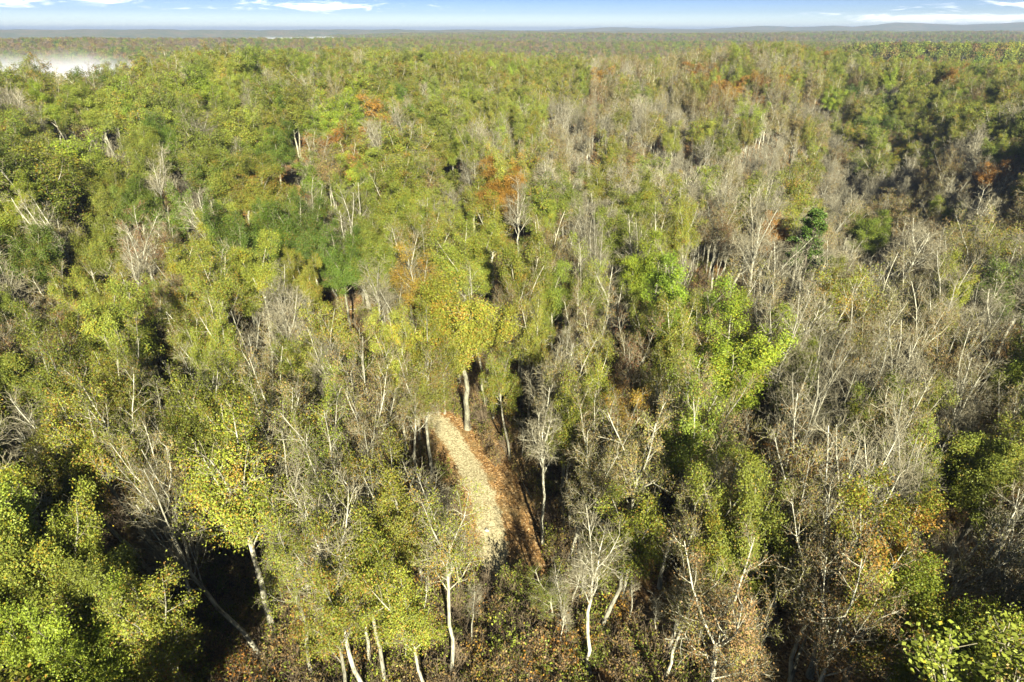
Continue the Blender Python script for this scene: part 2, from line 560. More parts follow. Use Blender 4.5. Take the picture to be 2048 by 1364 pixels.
def children(P, Rd, c, t0, t1, ang, lng, up, wob, m, rng, rk=0.55, rmin=0.012, lfall=0.55, side=None):
    N, M, _ = P.shape
    t = t0 + (t1 - t0) * (np.arange(c)[None, :] + rng.rand(N, c)) / c
    s = np.clip(t * (M - 1), 0, M - 1.001)
    i = s.astype(int)
    f = (s - i)[..., None]
    n = np.arange(N)[:, None]
    p0 = P[n, i] * (1 - f) + P[n, i + 1] * f
    d0 = unit(P[n, i + 1] - P[n, i])
    r0 = (Rd[n, i] * (1 - f[..., 0]) + Rd[n, i + 1] * f[..., 0]) * rk
    ref = np.where(np.abs(d0[..., 2:3]) > 0.9, np.array([1.0, 0, 0]), np.array([0, 0, 1.0]))
    u = unit(np.cross(d0, ref))
    w = np.cross(d0, u)
    az = rng.rand(N, 1) * 6.283 + np.arange(c)[None, :] * 2.4 + rng.randn(N, c) * 0.35
    a = np.radians(ang) * (0.7 + 0.6 * rng.rand(N, c))
    d = np.cos(a)[..., None] * d0 + np.sin(a)[..., None] * (np.cos(az)[..., None] * u + np.sin(az)[..., None] * w)
    L = lng * (1 - lfall * (t - t0) / max(t1 - t0, 1e-6)) * (0.65 + 0.6 * rng.rand(N, c))
    p, dd = p0.reshape(-1, 3), unit(d.reshape(-1, 3))
    L = L.reshape(-1, 1)
    pts = [p]
    for j in range(m - 1):
        p = p + dd * L / (m - 1)
        pts.append(p)
        dd = unit(dd + np.array([0, 0, up]) + wob * rng.randn(*dd.shape))
    Q = np.stack(pts, 1)
    r = np.maximum(r0.reshape(-1, 1), rmin) * np.linspace(1, 0.3, m)[None, :]
    return Q, np.maximum(r, rmin * 0.8), t.reshape(-1)


def leaves(cent, size, rng, outc=0.0):
    """kite shaped leaf sprays"""
    n = len(cent)
    mid = cent.mean(0) - np.array([0, 0, 1.5])
    nrm = unit(rng.randn(n, 3) * 0.75 + np.array([0, 0, 0.35]) + outc * unit(cent - mid))
    a = unit(np.cross(nrm, rng.randn(n, 3)))
    b = np.cross(nrm, a)
    s = (size * (0.6 + 0.8 * rng.rand(n)))[:, None]
    v = np.stack([cent - a * s * 0.5, cent + b * s * 0.34 + a * s * 0.05, cent + a * s * 0.55, cent - b * s * 0.34 + a * s * 0.05], 1)
    v[:, 2] += nrm * s * (0.12 * rng.randn(n, 1))
    lv = np.concatenate([rng.rand(n, 3), np.ones((n, 1))], 1)
    return v.reshape(-1, 3), np.arange(n * 4).reshape(n, 4), np.repeat(lv, 4, 0)


def skeleton(seed, style, det=1.0, fa=26):
    """a 20 m broadleaf; returns branch levels"""
    rng = np.random.RandomState(seed)
    Ht = 20.0
    if style == 'pole':
        fork, nlead, nlim = 0.80, 2, 9
    elif style == 'sapling':
        fork, nlead, nlim = 0.72, 2, 8
    elif style == 'narrow':
        fork, nlead, nlim = 0.66, 3, 9
    else:
        fork, nlead, nlim = 0.58, 4, 7
    m = 9
    z = np.linspace(0, fork * Ht, m)
    bend = np.cumsum(rng.randn(m, 2) * 0.16, 0)
    bend -= bend[0]
    T = np.stack([bend[:, 0], bend[:, 1], z], 1)[None]
    r0 = {'pole': 0.13, 'sapling': 0.10, 'narrow': 0.22}.get(style, 0.27)
    TR = (r0 * (1 - 0.45 * np.linspace(0, 1, m)))[None]
    TR[0, 0] *= 1.35
    rest = (1 - fork) * Ht
    A = children(T, TR, nlead, 0.90, 1.0, 24 if style in ('pole', 'sapling') else fa, rest * 1.0, 0.10, 0.10, 6, rng, rk=0.75, lfall=0.1)
    lo = {'pole': 0.62, 'sapling': 0.55, 'narrow': 0.68}.get(style, 0.74)
    ll = {'pole': 2.2, 'sapling': 2.0, 'narrow': 4.2}.get(style, 6.0)
    B = children(T, TR, nlim, lo, 0.97, 44 if fa > 20 else 36, ll, 0.17, 0.13, 6, rng, rk=0.42, lfall=0.3)
    L1 = (np.concatenate([A[0], B[0]]), np.concatenate([A[1], B[1]]))
    k = {'pole': 0.5, 'sapling': 0.5, 'narrow': 0.8}.get(style, 1.0)
    c2 = int(round(8 * det ** 0.5))
    L2 = children(L1[0], L1[1], c2, 0.25, 1.0, 46, 2.9 * k, 0.10, 0.14, 5, rng, rk=0.55, rmin=0.024)
    c3 = int(round(7 * det ** 0.5))
    L3 = children(L2[0], L2[1], c3, 0.2, 1.0, 42, 1.35 * k, 0.08, 0.18, 4, rng, rk=0.5, rmin=0.017)
    return rng, (T, TR), L1, L2, L3


def crown_width(P):
    q = P.reshape(-1, 3)
    return 2 * np.percentile(np.hypot(q[:, 0], q[:, 1]), 92)


def build_tree(name, seed, style, leaf_n, leaf_size, cover, twigs4=0, det=1.0, low=False, spread=0.28, l2trunk=False):
    rng, T, L1, L2, L3 = skeleton(seed, style, det, 26 if leaf_n else 17)
    tv, tq = [], []
    off = 0
    for (P, Rd), k in ((T, 8 if not low else 5), (L1[:2], 5 if not low else 3)) + (((L2[:2], 3),) if l2trunk else ()):
        v, q = tubes(P, Rd, k)
        tv.append(v)
        tq.append(q + off)
        off += len(v)
    trunk_v, trunk_q = np.concatenate(tv), np.concatenate(tq)
    cv, cq, mi, lvs = [], [], [], []
    off = 0
    lev = [(L3[0], L3[1])] if l2trunk else [(L2[0], L2[1]), (L3[0], L3[1])]
    if twigs4:
        L4 = children(L3[0], L3[1], twigs4, 0.25, 1.0, 40, 0.8, 0.05, 0.15, 3, rng, rk=0.6, rmin=0.012)
        lev.append((L4[0], L4[1]))
    for i, (P, Rd) in enumerate(lev):
        if low and (i > 0 or l2trunk):
            P, Rd = P[:, ::(P.shape[1] - 1)], Rd[:, ::(Rd.shape[1] - 1)] * 1.25
        v, q = tubes(P, Rd, 3)
        cv.append(v)
        cq.append(q + off)
        mi.append(np.zeros(len(q), int))
        lvs.append(np.full((len(v), 4), 0.5))
        off += len(v)
    tip = L3[0]
    wid = crown_width(tip)
    if leaf_n:
        n2 = L2[0].shape[0]
        per = tip.shape[0] // n2
        bough = np.clip(rng.rand(n2) * 1.3 + (cover - 0.5), 0, 1.4)          # some boughs thick, some thin or bare
        wgt = np.repeat(bough, per) * (0.4 + 0.9 * rng.rand(tip.shape[0]))
        wgt = np.where(wgt < (1 - cover) * 0.75, 0, wgt)
        pr = wgt / wgt.sum()
        bi = rng.choice(tip.shape[0], leaf_n, p=pr)
        s = rng.rand(leaf_n) * 0.85 + 0.15
        ii = s * (tip.shape[1] - 1.001)
        i0 = ii.astype(int)
        f = (ii - i0)[:, None]
        c = tip[bi, i0] * (1 - f) + tip[bi, i0 + 1] * f
        c = c + rng.randn(leaf_n, 3) * spread
        v, q, lv = leaves(c, leaf_size, rng, 0.9)
        tone = np.repeat(rng.rand(n2), per)[bi]
        tone2 = np.repeat(rng.rand(n2), per)[bi]
        odd = np.repeat(rng.rand(n2), per)[bi]
        lv[:, 0] = 0.45 * lv[:, 0] + 0.55 * np.repeat(tone, 4)
        lv[:, 2] = 0.6 * lv[:, 2] + 0.4 * np.repeat(tone2, 4)
        lv[:, 1] = np.where(np.repeat(odd, 4) < 0.16, lv[:, 1] * 0.25, lv[:, 1])
        cv.append(v)
        cq.append(q + off)
        mi.append(np.ones(len(q), int))
        lvs.append(lv)
        off += len(v)
    return dict(trunk=(trunk_v, trunk_q), crown=(np.concatenate(cv), np.concatenate(cq), np.concatenate(mi), np.concatenate(lvs)), width=wid, style=style)


def build_pine(seed, low=False):
    rng = np.random.RandomState(seed)
    m = 9
    z = np.linspace(0, 19.5, m)
    T = np.stack([np.cumsum(rng.randn(m) * .08), np.cumsum(rng.randn(m) * .08), z], 1)[None]
    TR = (0.26 * (1 - 0.85 * np.linspace(0, 1, m)))[None]
    L1 = children(T, TR, 46, 0.42, 0.985, 72, 3.6, 0.06, 0.08, 5, rng, rk=0.3, lfall=0.75)
    L2 = children(L1[0], L1[1], 7, 0.3, 1.0, 45, 1.0, 0.06, 0.1, 3, rng, rmin=0.015)
    v, q = tubes(T, TR, 8)
    cv, cq, off = [], [], 0
    for P, Rd in (L1[:2], L2[:2]):
        a, b = tubes(P, Rd, 3)
        cv.append(a)
        cq.append(b + off)
        off += len(a)
    n = 3200 if low else 14000
    bi = rng.randint(0, L2[0].shape[0], n)
    s = rng.rand(n)[:, None]
    c = L2[0][bi, 0] * (1 - s) + L2[0][bi, -1] * s + rng.randn(n, 3) * 0.16
    lvv, lq, lv = leaves(c, 0.42 if low else 0.24, rng)
    nb = sum(len(x) for x in cq)
    lvb = np.full((off, 4), 0.5)
    return dict(trunk=(v, q), crown=(np.concatenate(cv + [lvv]), np.concatenate(cq + [lq + off]), np.concatenate([np.zeros(nb, int), np.ones(len(lq), int)]),
                                     np.concatenate([lvb, lv])), width=crown_width(L1[0]), style='pine')


# ------------------------------------------------------------------ tree stock
STOCK = {}


def stock(key, d, bark, twig, leaf):
    tm = make_mesh(key + '_trunk', d['trunk'][0], d['trunk'][1], [bark], smooth=True)
    v, q, mi, lv = d['crown']
    cm = make_mesh(key + '_crown', v, q, [twig, leaf or twig], midx=mi, lv=lv)
    STOCK[key] = dict(trunk=tm, crown=cm, width=d['width'], style=d['style'])


for i, st in enumerate(('broad', 'broad', 'narrow', 'broad')):
    stock('full%d' % i, build_tree('', 100 + i, st, 64000, 0.135, 0.93), BARK, TWIG, LEAF['green'])
for i, st in enumerate(('broad', 'narrow', 'broad')):
    stock('open%d' % i, build_tree('', 200 + i, st, 24000, 0.130, 0.66, l2trunk=True), BARK_PALE, TWIG, LEAF['olive'])
for i, st in enumerate(('broad', 'narrow', 'broad')):
    stock('thin%d' % i, build_tree('', 300 + i, st, 9500, 0.112, 0.8, twigs4=1, spread=0.2, l2trunk=True), BARK_PALE, TWIG, LEAF['brown'])
for i, st in enumerate(('broad', 'narrow', 'broad', 'narrow')):
    stock('bare%d' % i, build_tree('', 400 + i, st, 0, 0, 0, twigs4=2, l2trunk=True), BARK_PALE, TWIG, None)
for i, st in enumerate(('pole', 'sapling', 'pole')):
    stock('pole%d' % i, build_tree('', 500 + i, st, 0, 0, 0, twigs4=1, l2trunk=True, det=0.42), BARK_PALE, TWIG, None)
stock('pine0', build_pine(600), BARK_DARK, BARK_DARK, LEAF['pine'])

FORM = {'green': ['full0', 'full1', 'full2', 'full3'], 'bright': ['full0', 'full1', 'full3'], 'dark': ['full0', 'full2', 'full3'],
        'yellow': ['full1', 'full3', 'open0'], 'gold': ['full1', 'open0'], 'orange': ['full1', 'full2', 'open2'], 'olive': ['open0', 'open1', 'open2'],
        'brown': ['thin0', 'thin1', 'thin2'], 'red': ['thin0', 'thin1', 'thin2'], 'bare': ['bare0', 'bare1', 'bare2', 'bare3'],
        'pole': ['pole0', 'pole1', 'pole2'], 'pine': ['pine0']}
KNAME = {'green': 'oak_tree', 'bright': 'oak_tree', 'dark': 'oak_tree', 'yellow': 'hickory_tree', 'gold': 'oak_tree', 'orange': 'oak_tree', 'olive': 'oak_tree',
         'brown': 'oak_tree', 'red': 'oak_tree', 'bare': 'bare_tree', 'pole': 'bare_sapling', 'pine': 'pine_tree'}
GROUP = {'bare': 'bare pale trees in the wood', 'pole': 'slender bare saplings in the wood', 'pine': None}


def link(name, data, parent=None):
    o = bpy.data.objects.new(name, data)
    COL.objects.link(o)
    if parent is not None:
        o.parent = parent
    return o


TREES = []        # dicts: x, y, w, kind, root, label, u, v
rnd = random.Random(11)


def plant(x, y, kind, width, height, label=None, form=None, lean=(0, 0)):
    key = form or rnd.choice(FORM[kind])
    st = STOCK[key]
    root = bpy.data.objects.new(KNAME[kind], None)
    root.empty_display_size = 0.5
    COL.objects.link(root)
    sz = height / 20.0
    sx = min(max(width / st['width'], sz * 0.76), sz * 1.3)
    root.location = (x, y, th(x, y) - 0.06)
    rot = Matrix.Rotation(R(lean[0]), 4, 'Y') @ Matrix.Rotation(R(-lean[1]), 4, 'X') @ Matrix.Rotation(rnd.uniform(0, 6.283), 4, 'Z')
    root.rotation_euler = rot.to_euler()
    root.scale = (sx, sx, sz)
    t = link('trunk', st['trunk'], root)
    c = link('crown', st['crown'], root)
    if kind not in ('bare', 'pole', 'pine'):
        c.material_slots[1].link = 'OBJECT'
        c.material_slots[1].material = LEAF[kind]
    root['category'] = 'sapling' if kind == 'pole' else 'tree'
    top = rot @ Vector((0, 0, height * 0.68))
    u, v, dep = proj(x + top.x, y + top.y, root.location.z + top.z)
    e = dict(x=x, y=y, w=width, h=height, kind=kind, root=root, label=label, u=u, v=v, dep=dep, cx=x + top.x, cy=y + top.y)
    TREES.append(e)
    return e


def hand(u, v, wpx, kind, label, h=None, lean=(0, 0), form=None, ws=None):
    """a tree recognised in the photo: its crown's middle, its crown's width"""
    h = 22.5 if h is None else h * 1.12
    x, y, t = at(u, v, h * 0.68)
    wm = wpx * t / FPX
    ox, oy = math.tan(R(lean[0])) * h * 0.68, math.tan(R(lean[1])) * h * 0.68
    return plant(x - ox, y - oy, kind, wm, h, label, form, lean)




HAND = [
    # landmarks round the track
    (928, 650, 200, 'yellow', 'big yellow green oak standing at the far end of the pale track', dict(h=21, form='full3')),
    (850, 575, 105, 'gold', 'orange gold oak just behind the big yellow green oak at the track', dict(h=19)),
    (925, 535, 120, 'green', 'round dense green oak above the orange gold oak in the middle', dict(h=20, form='full0')),
    (1370, 640, 150, 'bright', 'largest vivid green oak, upper half of the bright pair right of centre', dict(h=21, form='full0', lean=(5, 0))),
    (1460, 740, 190, 'bright', 'vivid green spreading oak, lower right half of the bright pair', dict(h=20, form='full1')),
    (1005, 395, 110, 'orange', 'tall rust orange oak in the upper middle of the wood', dict(h=21, form='full2')),
    (1092, 370, 115, 'bare', 'white bare tree with forked trunk right beside the rust orange oak', dict(h=22, form='bare1')),
    (948, 395, 95, 'olive', 'olive green oak touching the left side of the rust orange oak', dict(h=20)),
    (985, 470, 90, 'olive', 'olive oak directly below the rust orange oak', dict(h=18)),
    (1618, 485, 72, 'pine', 'single dark green pine among grey bare trees on the right', dict(h=19)),
    (1738, 470, 150, 'bright', 'wide fresh green oak just right of the dark pine', dict(h=20, form='full1')),
    (1440, 465, 90, 'red', 'rust red oak in the grey thicket left of the dark pine', dict(h=19, form='thin1')),
    (1545, 475, 75, 'orange', 'small orange oak between the rust red oak and the dark pine', dict(h=17, form='open2')),
    (510, 385, 105, 'yellow', 'golden yellow oak with orange edges in the upper left', dict(h=20, form='full1')),
    (450, 345, 120, 'yellow', 'pale yellow oak just left of and behind the golden yellow oak', dict(h=20, form='full3')),
    (905, 305, 58, 'bright', 'small lime yellow oak in the upper middle behind a bare tree', dict(h=17, form='full1')),
    (605, 580, 75, 'yellow', 'compact yellow green oak beside the leaf strewn clearing on the left', dict(h=17, form='full1')),
    (520, 560, 90, 'green', 'light green oak just left of the compact yellow green oak', dict(h=20, form='full2')),
    (680, 470, 140, 'bare', 'tall forked white tree leaning over the clearing left of centre', dict(h=22, form='bare0', lean=(-14, 0))),
    (752, 590, 80, 'bare', 'small white bare tree below the clearing, left of the orange gold oak', dict(h=16, form='bare3')),
    (395, 440, 110, 'bare', 'tall pale bare tree below the pale yellow oak', dict(h=21, form='bare1')),
    (125, 465, 110, 'bare', 'white bare tree leaning left near the left edge', dict(h=21, form='bare0', lean=(-9, 0))),
    (240, 690, 140, 'green', 'feathery green oak left of the dark gap on the left', dict(h=21, form='full0')),
    (105, 780, 165, 'olive', 'large yellow olive oak low on the left edge', dict(h=21, form='open0')),
    (288, 500, 100, 'red', 'reddish brown oak on the left above the dark gap', dict(h=19)),
    (207, 500, 90, 'green', 'leafy green oak just left of the reddish brown oak', dict(h=20)),
    (66, 525, 105, 'dark', 'deep green oak at the left edge beside the leaning white tree', dict(h=20, form='full3')),
    (270, 608, 100, 'yellow', 'thin yellow oak between the reddish brown oak and the feathery green oak', dict(h=18, form='open0')),
    (396, 695, 90, 'olive', 'sparse olive tree standing in front of the dark gap on the left', dict(h=17, form='open1')),
    (512, 722, 105, 'bare', 'bare tree forked like a Y right of the dark gap', dict(h=17, form='bare2')),
    (568, 680, 95, 'bare', 'slim pale bare tree right of the Y forked bare tree', dict(h=21, form='bare1')),
    (655, 695, 115, 'yellow', 'yellow oak with forked white limbs left of the big yellow green oak', dict(h=20, form='open2')),
    (420, 830, 150, 'olive', 'spreading yellow olive oak in the lower left middle', dict(h=21, form='open2')),
    (560, 850, 140, 'brown', 'rusty thin leaved oak between the olive oaks in the lower left', dict(h=19, form='thin0')),
    (700, 790, 100, 'olive', 'olive oak at the left foot of the big yellow green oak', dict(h=19)),
    (848, 765, 100, 'yellow', 'golden oak with a straight pale trunk beside the head of the track', dict(h=20, form='open0')),
    (110, 1135, 190, 'green', 'wide green oak low in the left corner with white limbs', dict(h=20, form='full3', lean=(-8, 0))),
    (478, 985, 210, 'olive', 'tall yellow olive oak with orange tinged edges left of the track', dict(h=22.5, form='open2')),
    (262, 1245, 145, 'green', 'rounded green oak near the bottom left', dict(h=18, form='full2')),
    (195, 1325, 165, 'bright', 'yellow green oak cut by the bottom edge on the left', dict(h=18, form='full0')),
    (300, 1075, 130, 'bare', 'bare tree with a bowed white trunk leaning left in the lower left', dict(h=20, form='bare0', lean=(-24, 0))),
    (70, 890, 120, 'bare', 'long white trunk leaning left on the far left slope', dict(h=22, form='bare1', lean=(-22, 0))),
    (180, 920, 110, 'olive', 'leaning pale trunk with a thin olive crown in the lower left', dict(h=22, form='open1', lean=(-18, 0))),
    (1495, 1085, 190, 'green', 'green oak with brown inner leaves in the lower right middle', dict(h=20, form='full1')),
    (1740, 1190, 240, 'olive', 'broad olive green oak in the lower right corner area', dict(h=20, form='full0')),
    (1860, 1260, 190, 'bright', 'glossy yellow green oak at the bottom right', dict(h=19, form='full3')),
    (1590, 945, 200, 'orange', 'fine orange brown crown with pale limbs, right of the lower middle', dict(h=19, form='thin2')),
    (1733, 855, 120, 'green', 'green oak in brown brush right of the orange brown crown', dict(h=17, form='full0')),
    (1955, 950, 130, 'green', 'green crown near the right edge above grey brush', dict(h=18, form='full2')),
    (1775, 1035, 175, 'bare', 'large grey bare tree leaning right above the broad olive oak', dict(h=20, form='bare2', lean=(8, 0))),
    (1935, 1130, 190, 'bare', 'fine twigged grey bare tree near the right edge, low down', dict(h=19, form='bare0', lean=(10, 0))),
    (1875, 625, 72, 'green', 'narrow green tree standing alone in brown brush on the right', dict(h=20, form='full2')),
    (1520, 550, 130, 'bare', 'white fan shaped bare tree above the vivid green pair', dict(h=20, form='bare2')),
    (1622, 660, 130, 'bare', 'white bare tree leaning right, right of the vivid green pair', dict(h=22, form='bare1', lean=(8, 0))),
    (1876, 495, 130, 'bare', 'dense grey bare tree right of the wide fresh green oak', dict(h=20, form='bare2')),
    (1812, 605, 90, 'brown', 'orange brown tree left of the narrow green tree on the right', dict(h=19, form='thin0')),
    (2008, 585, 95, 'dark', 'dull olive green oak at the right edge', dict(h=19, form='open2')),
    (1275, 730, 105, 'red', 'red leaved thin oak left of the vivid green pair', dict(h=18, form='thin0')),
    (1245, 865, 95, 'gold', 'thin golden tree left of the lower middle brush', dict(h=17, form='open2')),
    (1190, 800, 90, 'olive', 'olive tree between the red leaved oak and the twiggy grey tree', dict(h=18, form='open1')),
    (1045, 630, 125, 'brown', 'pale limbed tree with scattered brown leaves in the centre', dict(h=20, form='thin2')),
    (1175, 590, 105, 'green', 'green oak with white limbs right of the brown leaved centre tree', dict(h=20, form='open0')),
    (1235, 505, 90, 'green', 'left one of three light green oaks above the red leaved oak', dict(h=19, form='full2')),
    (1325, 475, 95, 'green', 'right one of three light green oaks above the red leaved oak', dict(h=20, form='open0')),
    (1275, 560, 95, 'bright', 'lowest of three light green oaks above the red leaved oak', dict(h=18, form='full2')),
    (1085, 780, 115, 'bare', 'twiggy grey tree right of the head of the track', dict(h=18, form='bare0')),
    (835, 1010, 125, 'bare', 'white bare tree in deep shadow left of the lower track', dict(h=15, form='bare3')),
    (1172, 900, 130, 'brown', 'tall leaning pale tree right of the track with few yellow leaves', dict(h=19, form='thin1', lean=(5, 0))),
    (1092, 880, 85, 'bare', 'slender straight bare tree close to the right of the track', dict(h=18, form='bare1')),
    (1265, 1085, 150, 'olive', 'forked pale tree with sparse olive leaves right of the lower track', dict(h=16, form='open1', lean=(10, 0))),
    (1115, 1185, 180, 'olive', 'low spreading yellow olive tree at the near end of the track', dict(h=8, form='thin1')),
    (722, 1190, 130, 'yellow', 'small yellow leaved tree in the shadow at the bottom left of centre', dict(h=13, form='open1')),
    (660, 1000, 80, 'bare', 'slim pale trunk leaning left in the brown clearing left of the track', dict(h=20, form='bare3', lean=(-12, 0))),
    (752, 1010, 60, 'bare', 'straight white trunk left of the shadowed bare tree', dict(h=20, form='bare3', lean=(-5, 0))),
    # upper half
    (115, 222, 75, 'bright', 'bright green domed oak high on the left', dict(form='full0')),
    (200, 232, 80, 'green', 'green oak right of the domed oak high on the left', dict()),
    (285, 300, 70, 'green', 'green oak between the domed oak and the pale yellow oak', dict()),
    (325, 285, 65, 'dark', 'darker green oak above the pale yellow oak', dict()),
    (295, 345, 75, 'green', 'leafy green oak left of the pale yellow oak', dict()),
    (175, 372, 80, 'green', 'round green oak above the leaning white tree on the left', dict(form='full3')),
    (225, 400, 80, 'green', 'grey green oak right below the round green oak on the left', dict()),
    (280, 415, 80, 'dark', 'dark green oak left of the tall pale bare tree', dict()),
    (310, 365, 75, 'bare', 'pale bare tree in front of the leafy green oak on the left', dict()),
    (635, 330, 100, 'bare', 'broad white bare tree with low forked limbs, upper left middle', dict(form='bare0')),
    (715, 325, 75, 'orange', 'rusty tree right of the broad white bare tree', dict(form='thin1')),
    (825, 300, 95, 'bare', 'tall grey white bare tree left of the small lime yellow oak', dict(form='bare2')),
    (555, 305, 80, 'dark', 'olive dark oak above the golden yellow oak', dict()),
    (590, 240, 50, 'dark', 'small deep green round crown in the upper left middle', dict(h=18)),
    (410, 150, 42, 'orange', 'orange oak on the upper left ridge', dict()),
    (442, 163, 42, 'bright', 'vivid green oak right beside the orange oak on the ridge', dict()),
    (465, 187, 50, 'green', 'green oak just below the vivid green oak on the ridge', dict()),
    (515, 140, 45, 'brown', 'brown oak on the upper left ridge right of the green oaks', dict()),
    (335, 110, 45, 'bright', 'tall bright oak standing against the white fog', dict(h=22, form='full0')),
    (1049, 258, 60, 'olive', 'dark yellow olive oak high in the middle', dict(form='full0')),
    (1344, 285, 52, 'green', 'green oak with a white trunk right of the upper middle', dict(form='open0')),
    (1454, 272, 46, 'bare', 'white bare tree at the upper edge of the grey thicket', dict(form='bare1')),
    (1814, 225, 78, 'green', 'pale green oak above the dark ravine on the right', dict(form='full0')),
    (1904, 205, 70, 'green', 'green oak right of the pale green oak above the ravine', dict()),
    (1662, 205, 45, 'bright', 'fresh green tree at the left edge of the dark ravine', dict()),
    (1985, 355, 60, 'orange', 'orange tree beyond the ravine near the right edge', dict(h=17)),
    (1890, 435, 75, 'bright', 'low yellow green crown behind the dense grey bare tree', dict(h=15)),
    (1190, 380, 70, 'yellow', 'thin yellow green tree right of the white tree by the rust oak', dict(form='open1')),
    (1130, 400, 70, 'green', 'slim green tree close behind the white forked tree', dict(form='open1')),
    (35, 440, 90, 'bright', 'yellow green oak on the left edge above the deep green one', dict()),
]
for (u, v, w, kd, lab, op) in HAND:
    hand(u, v, w, kd, lab, **op)

# ------------------------------------------------------------------ the rest of the near wood
CLEAR = [
    [(845, 838), (905, 830), (965, 885), (1015, 980), (1035, 1125), (940, 1130), (915, 980), (865, 885)],
    [(1000, 900), (1070, 980), (1120, 1180), (1090, 1190), (1020, 1080)],
    [(690, 570), (725, 570), (730, 650), (690, 640)],
    [(440, 1080), (520, 1080), (560, 1300), (430, 1300)],
]


def inside(u, v, poly):
    r = False
    j = len(poly) - 1
    for i in range(len(poly)):
        (xi, yi), (xj, yj) = poly[i], poly[j]
        if (yi > v) != (yj > v) and u < (xj - xi) * (v - yi) / (yj - yi) + xi:
            r = not r
        j = i
    return r


def hides_clearing(x, y, h, wm, amount=0.7):
    z0 = th(x, y)
    for k in (0.02, 0.15, 0.3, 0.45, 0.6, 0.75, 0.9):
        u, v, dep = proj(x, y, z0 + k * h)
        half = (wm * 0.5 * amount if k > 0.5 else 0.3) * FPX / dep
        for p in CLEAR:
            if inside(u, v, p) or inside(u - half, v, p) or inside(u + half, v, p):
                return True
    return False


def mix_of(x, y):
    d = math.hypot(x, y)
    a = math.degrees(math.atan2(x, y))
    rxx = float(np.interp(y, RAVY, RAVX))
    if a > 3 and 104 < d and x < rxx + 42 and d < 300:
        return dict(pole=.32, bare=.32, brown=.17, olive=.12, green=.07)
    if a > 6 and d >= 104 and x >= rxx:
        return dict(green=.32, bright=.08, olive=.28, dark=.08, brown=.12, yellow=.03, orange=.03, bare=.06)
    if a > 6:
        return dict(brown=.46, bare=.15, olive=.15, green=.12, red=.03, orange=.02, pole=.04)
    if a > -9:
        if d < 85:
            return dict(brown=.36, bare=.24, olive=.28, yellow=.07, green=.05)
        if d < 240:
            return dict(olive=.33, bare=.20, brown=.12, green=.26, yellow=.07, orange=.02)
        return dict(olive=.33, green=.30, bright=.12, brown=.09, bare=.10, yellow=.04, orange=.02)
    if d < 75:
        return dict(olive=.38, green=.24, brown=.18, bare=.14, yellow=.06)
    if d < 135:
        return dict(olive=.29, green=.26, bare=.14, brown=.13, yellow=.08, dark=.06, red=.04)
    return dict(green=.30, bright=.14, olive=.22, dark=.10, bare=.12, brown=.07, orange=.03, yellow=.02)


def pick_kind(x, y, rr):
    m = mix_of(x, y)
    r = rr.random()
    if rr.random() < 0.5:      # stands of one kind
        cxx, cyy = x + 9 * vnoise(x, y, 15, 31), y + 9 * vnoise(x, y, 15, 32)
        r = random.Random(int(cxx // 24) * 7919 + int(cyy // 24) * 104729).random()
    t = r * sum(m.values())
    for k, w in m.items():
        t -= w
        if t <= 0:
            return k
    return k


def in_view(x, y, z, mu=60, mv=40):
    u, v, dep = proj(x, y, z)
    return dep > 5 and -mu < u < W + mu and -mv < v < H + mv


TRK = [at(u, v, 0)[:2] for u, v in ((875, 845), (905, 880), (938, 930), (963, 985), (980, 1040), (988, 1090))]


def shades_track(x, y, h, rad=3.2):
    if y > 90 or abs(x) > 40:
        return False
    for k in np.arange(0.45, 1.0, 0.06):
        L = k * h / math.tan(R(SUN_EL))
        px, py = x - L * math.sin(R(SUN_AZ)), y - L * math.cos(R(SUN_AZ))
        for qx, qy in TRK:
            if (px - qx) ** 2 + (py - qy) ** 2 < rad ** 2:
                return True
    return False


def shows(x, y, z):
    return any(in_view(x, y, z + k, 40, 8) for k in (4, 10, 15, 19))


N_TREES = 345
cand = []
rr = random.Random(5)
g = 5.0
for i in range(-40, 41):
    for j in range(1, 52):
        x = (i + (j % 2) * 0.5 + rr.uniform(-.38, .38)) * g
        y = (j + rr.uniform(-.38, .38)) * g * 0.9
        cand.append((math.hypot(x, y), x, y))
cand.sort()
taken = [(t['cx'], t['cy'], t['w']) for t in TREES]
R_NEAR = 0
for d, x, y in cand:
    if len(TREES) >= N_TREES:
        break
    if d < 31:
        continue
    z = th(x, y)
    if not shows(x, y, z):
        continue
    kd = pick_kind(x, y, rr)
    h = rr.uniform(16, 25)
    wm = rr.uniform(5.0, 9.5) * h / 21
    if kd == 'pole':
        h, wm = rr.uniform(12, 16), rr.uniform(2.5, 3.6)
    if d < 80 and kd != 'pole':
        h = rr.uniform(19, 26)
        wm = rr.uniform(4.5, 8.0)
    if any((x - a) ** 2 + (y - b) ** 2 < (0.24 * (w + wm)) ** 2 for a, b, w in taken):
        continue
    if d < 95 and (hides_clearing(x, y, h, wm) or (kd not in ('bare', 'pole') and shades_track(x, y, h))):
        continue
    # keep the recognised crowns in sight: nothing of the fill straight in front of them
    u, v, dep = proj(x, y, z + h * 0.7)
    hide = False
    for t in TREES:
        if t['label'] and dep < t['dep'] - 2 and abs(u - t['u']) < (t['w'] * 0.42 / t['dep'] + wm * 0.25 / dep) * FPX and -8.0 < (v - t['v']) / FPX * t['dep'] < (9.5 if t['kind'] != 'bare' else 5):
            slim = kd in ('bare', 'pole') or (kd == 'brown' and t['v'] > 600)
            hide = not slim or abs(u - t['u']) < t['w'] / t['dep'] * FPX * (0.30 if t['v'] < 760 else 0.22)
            if hide:
                break
    if hide:
        continue
    ln_ = rr.uniform(-4, 4) + (-1 if x < 0 else 1) * rr.uniform(0, 5)
    e = plant(x, y, kd, wm, h, lean=(ln_, rr.uniform(-3, 5)))
    taken.append((e['cx'], e['cy'], wm))
    R_NEAR = d
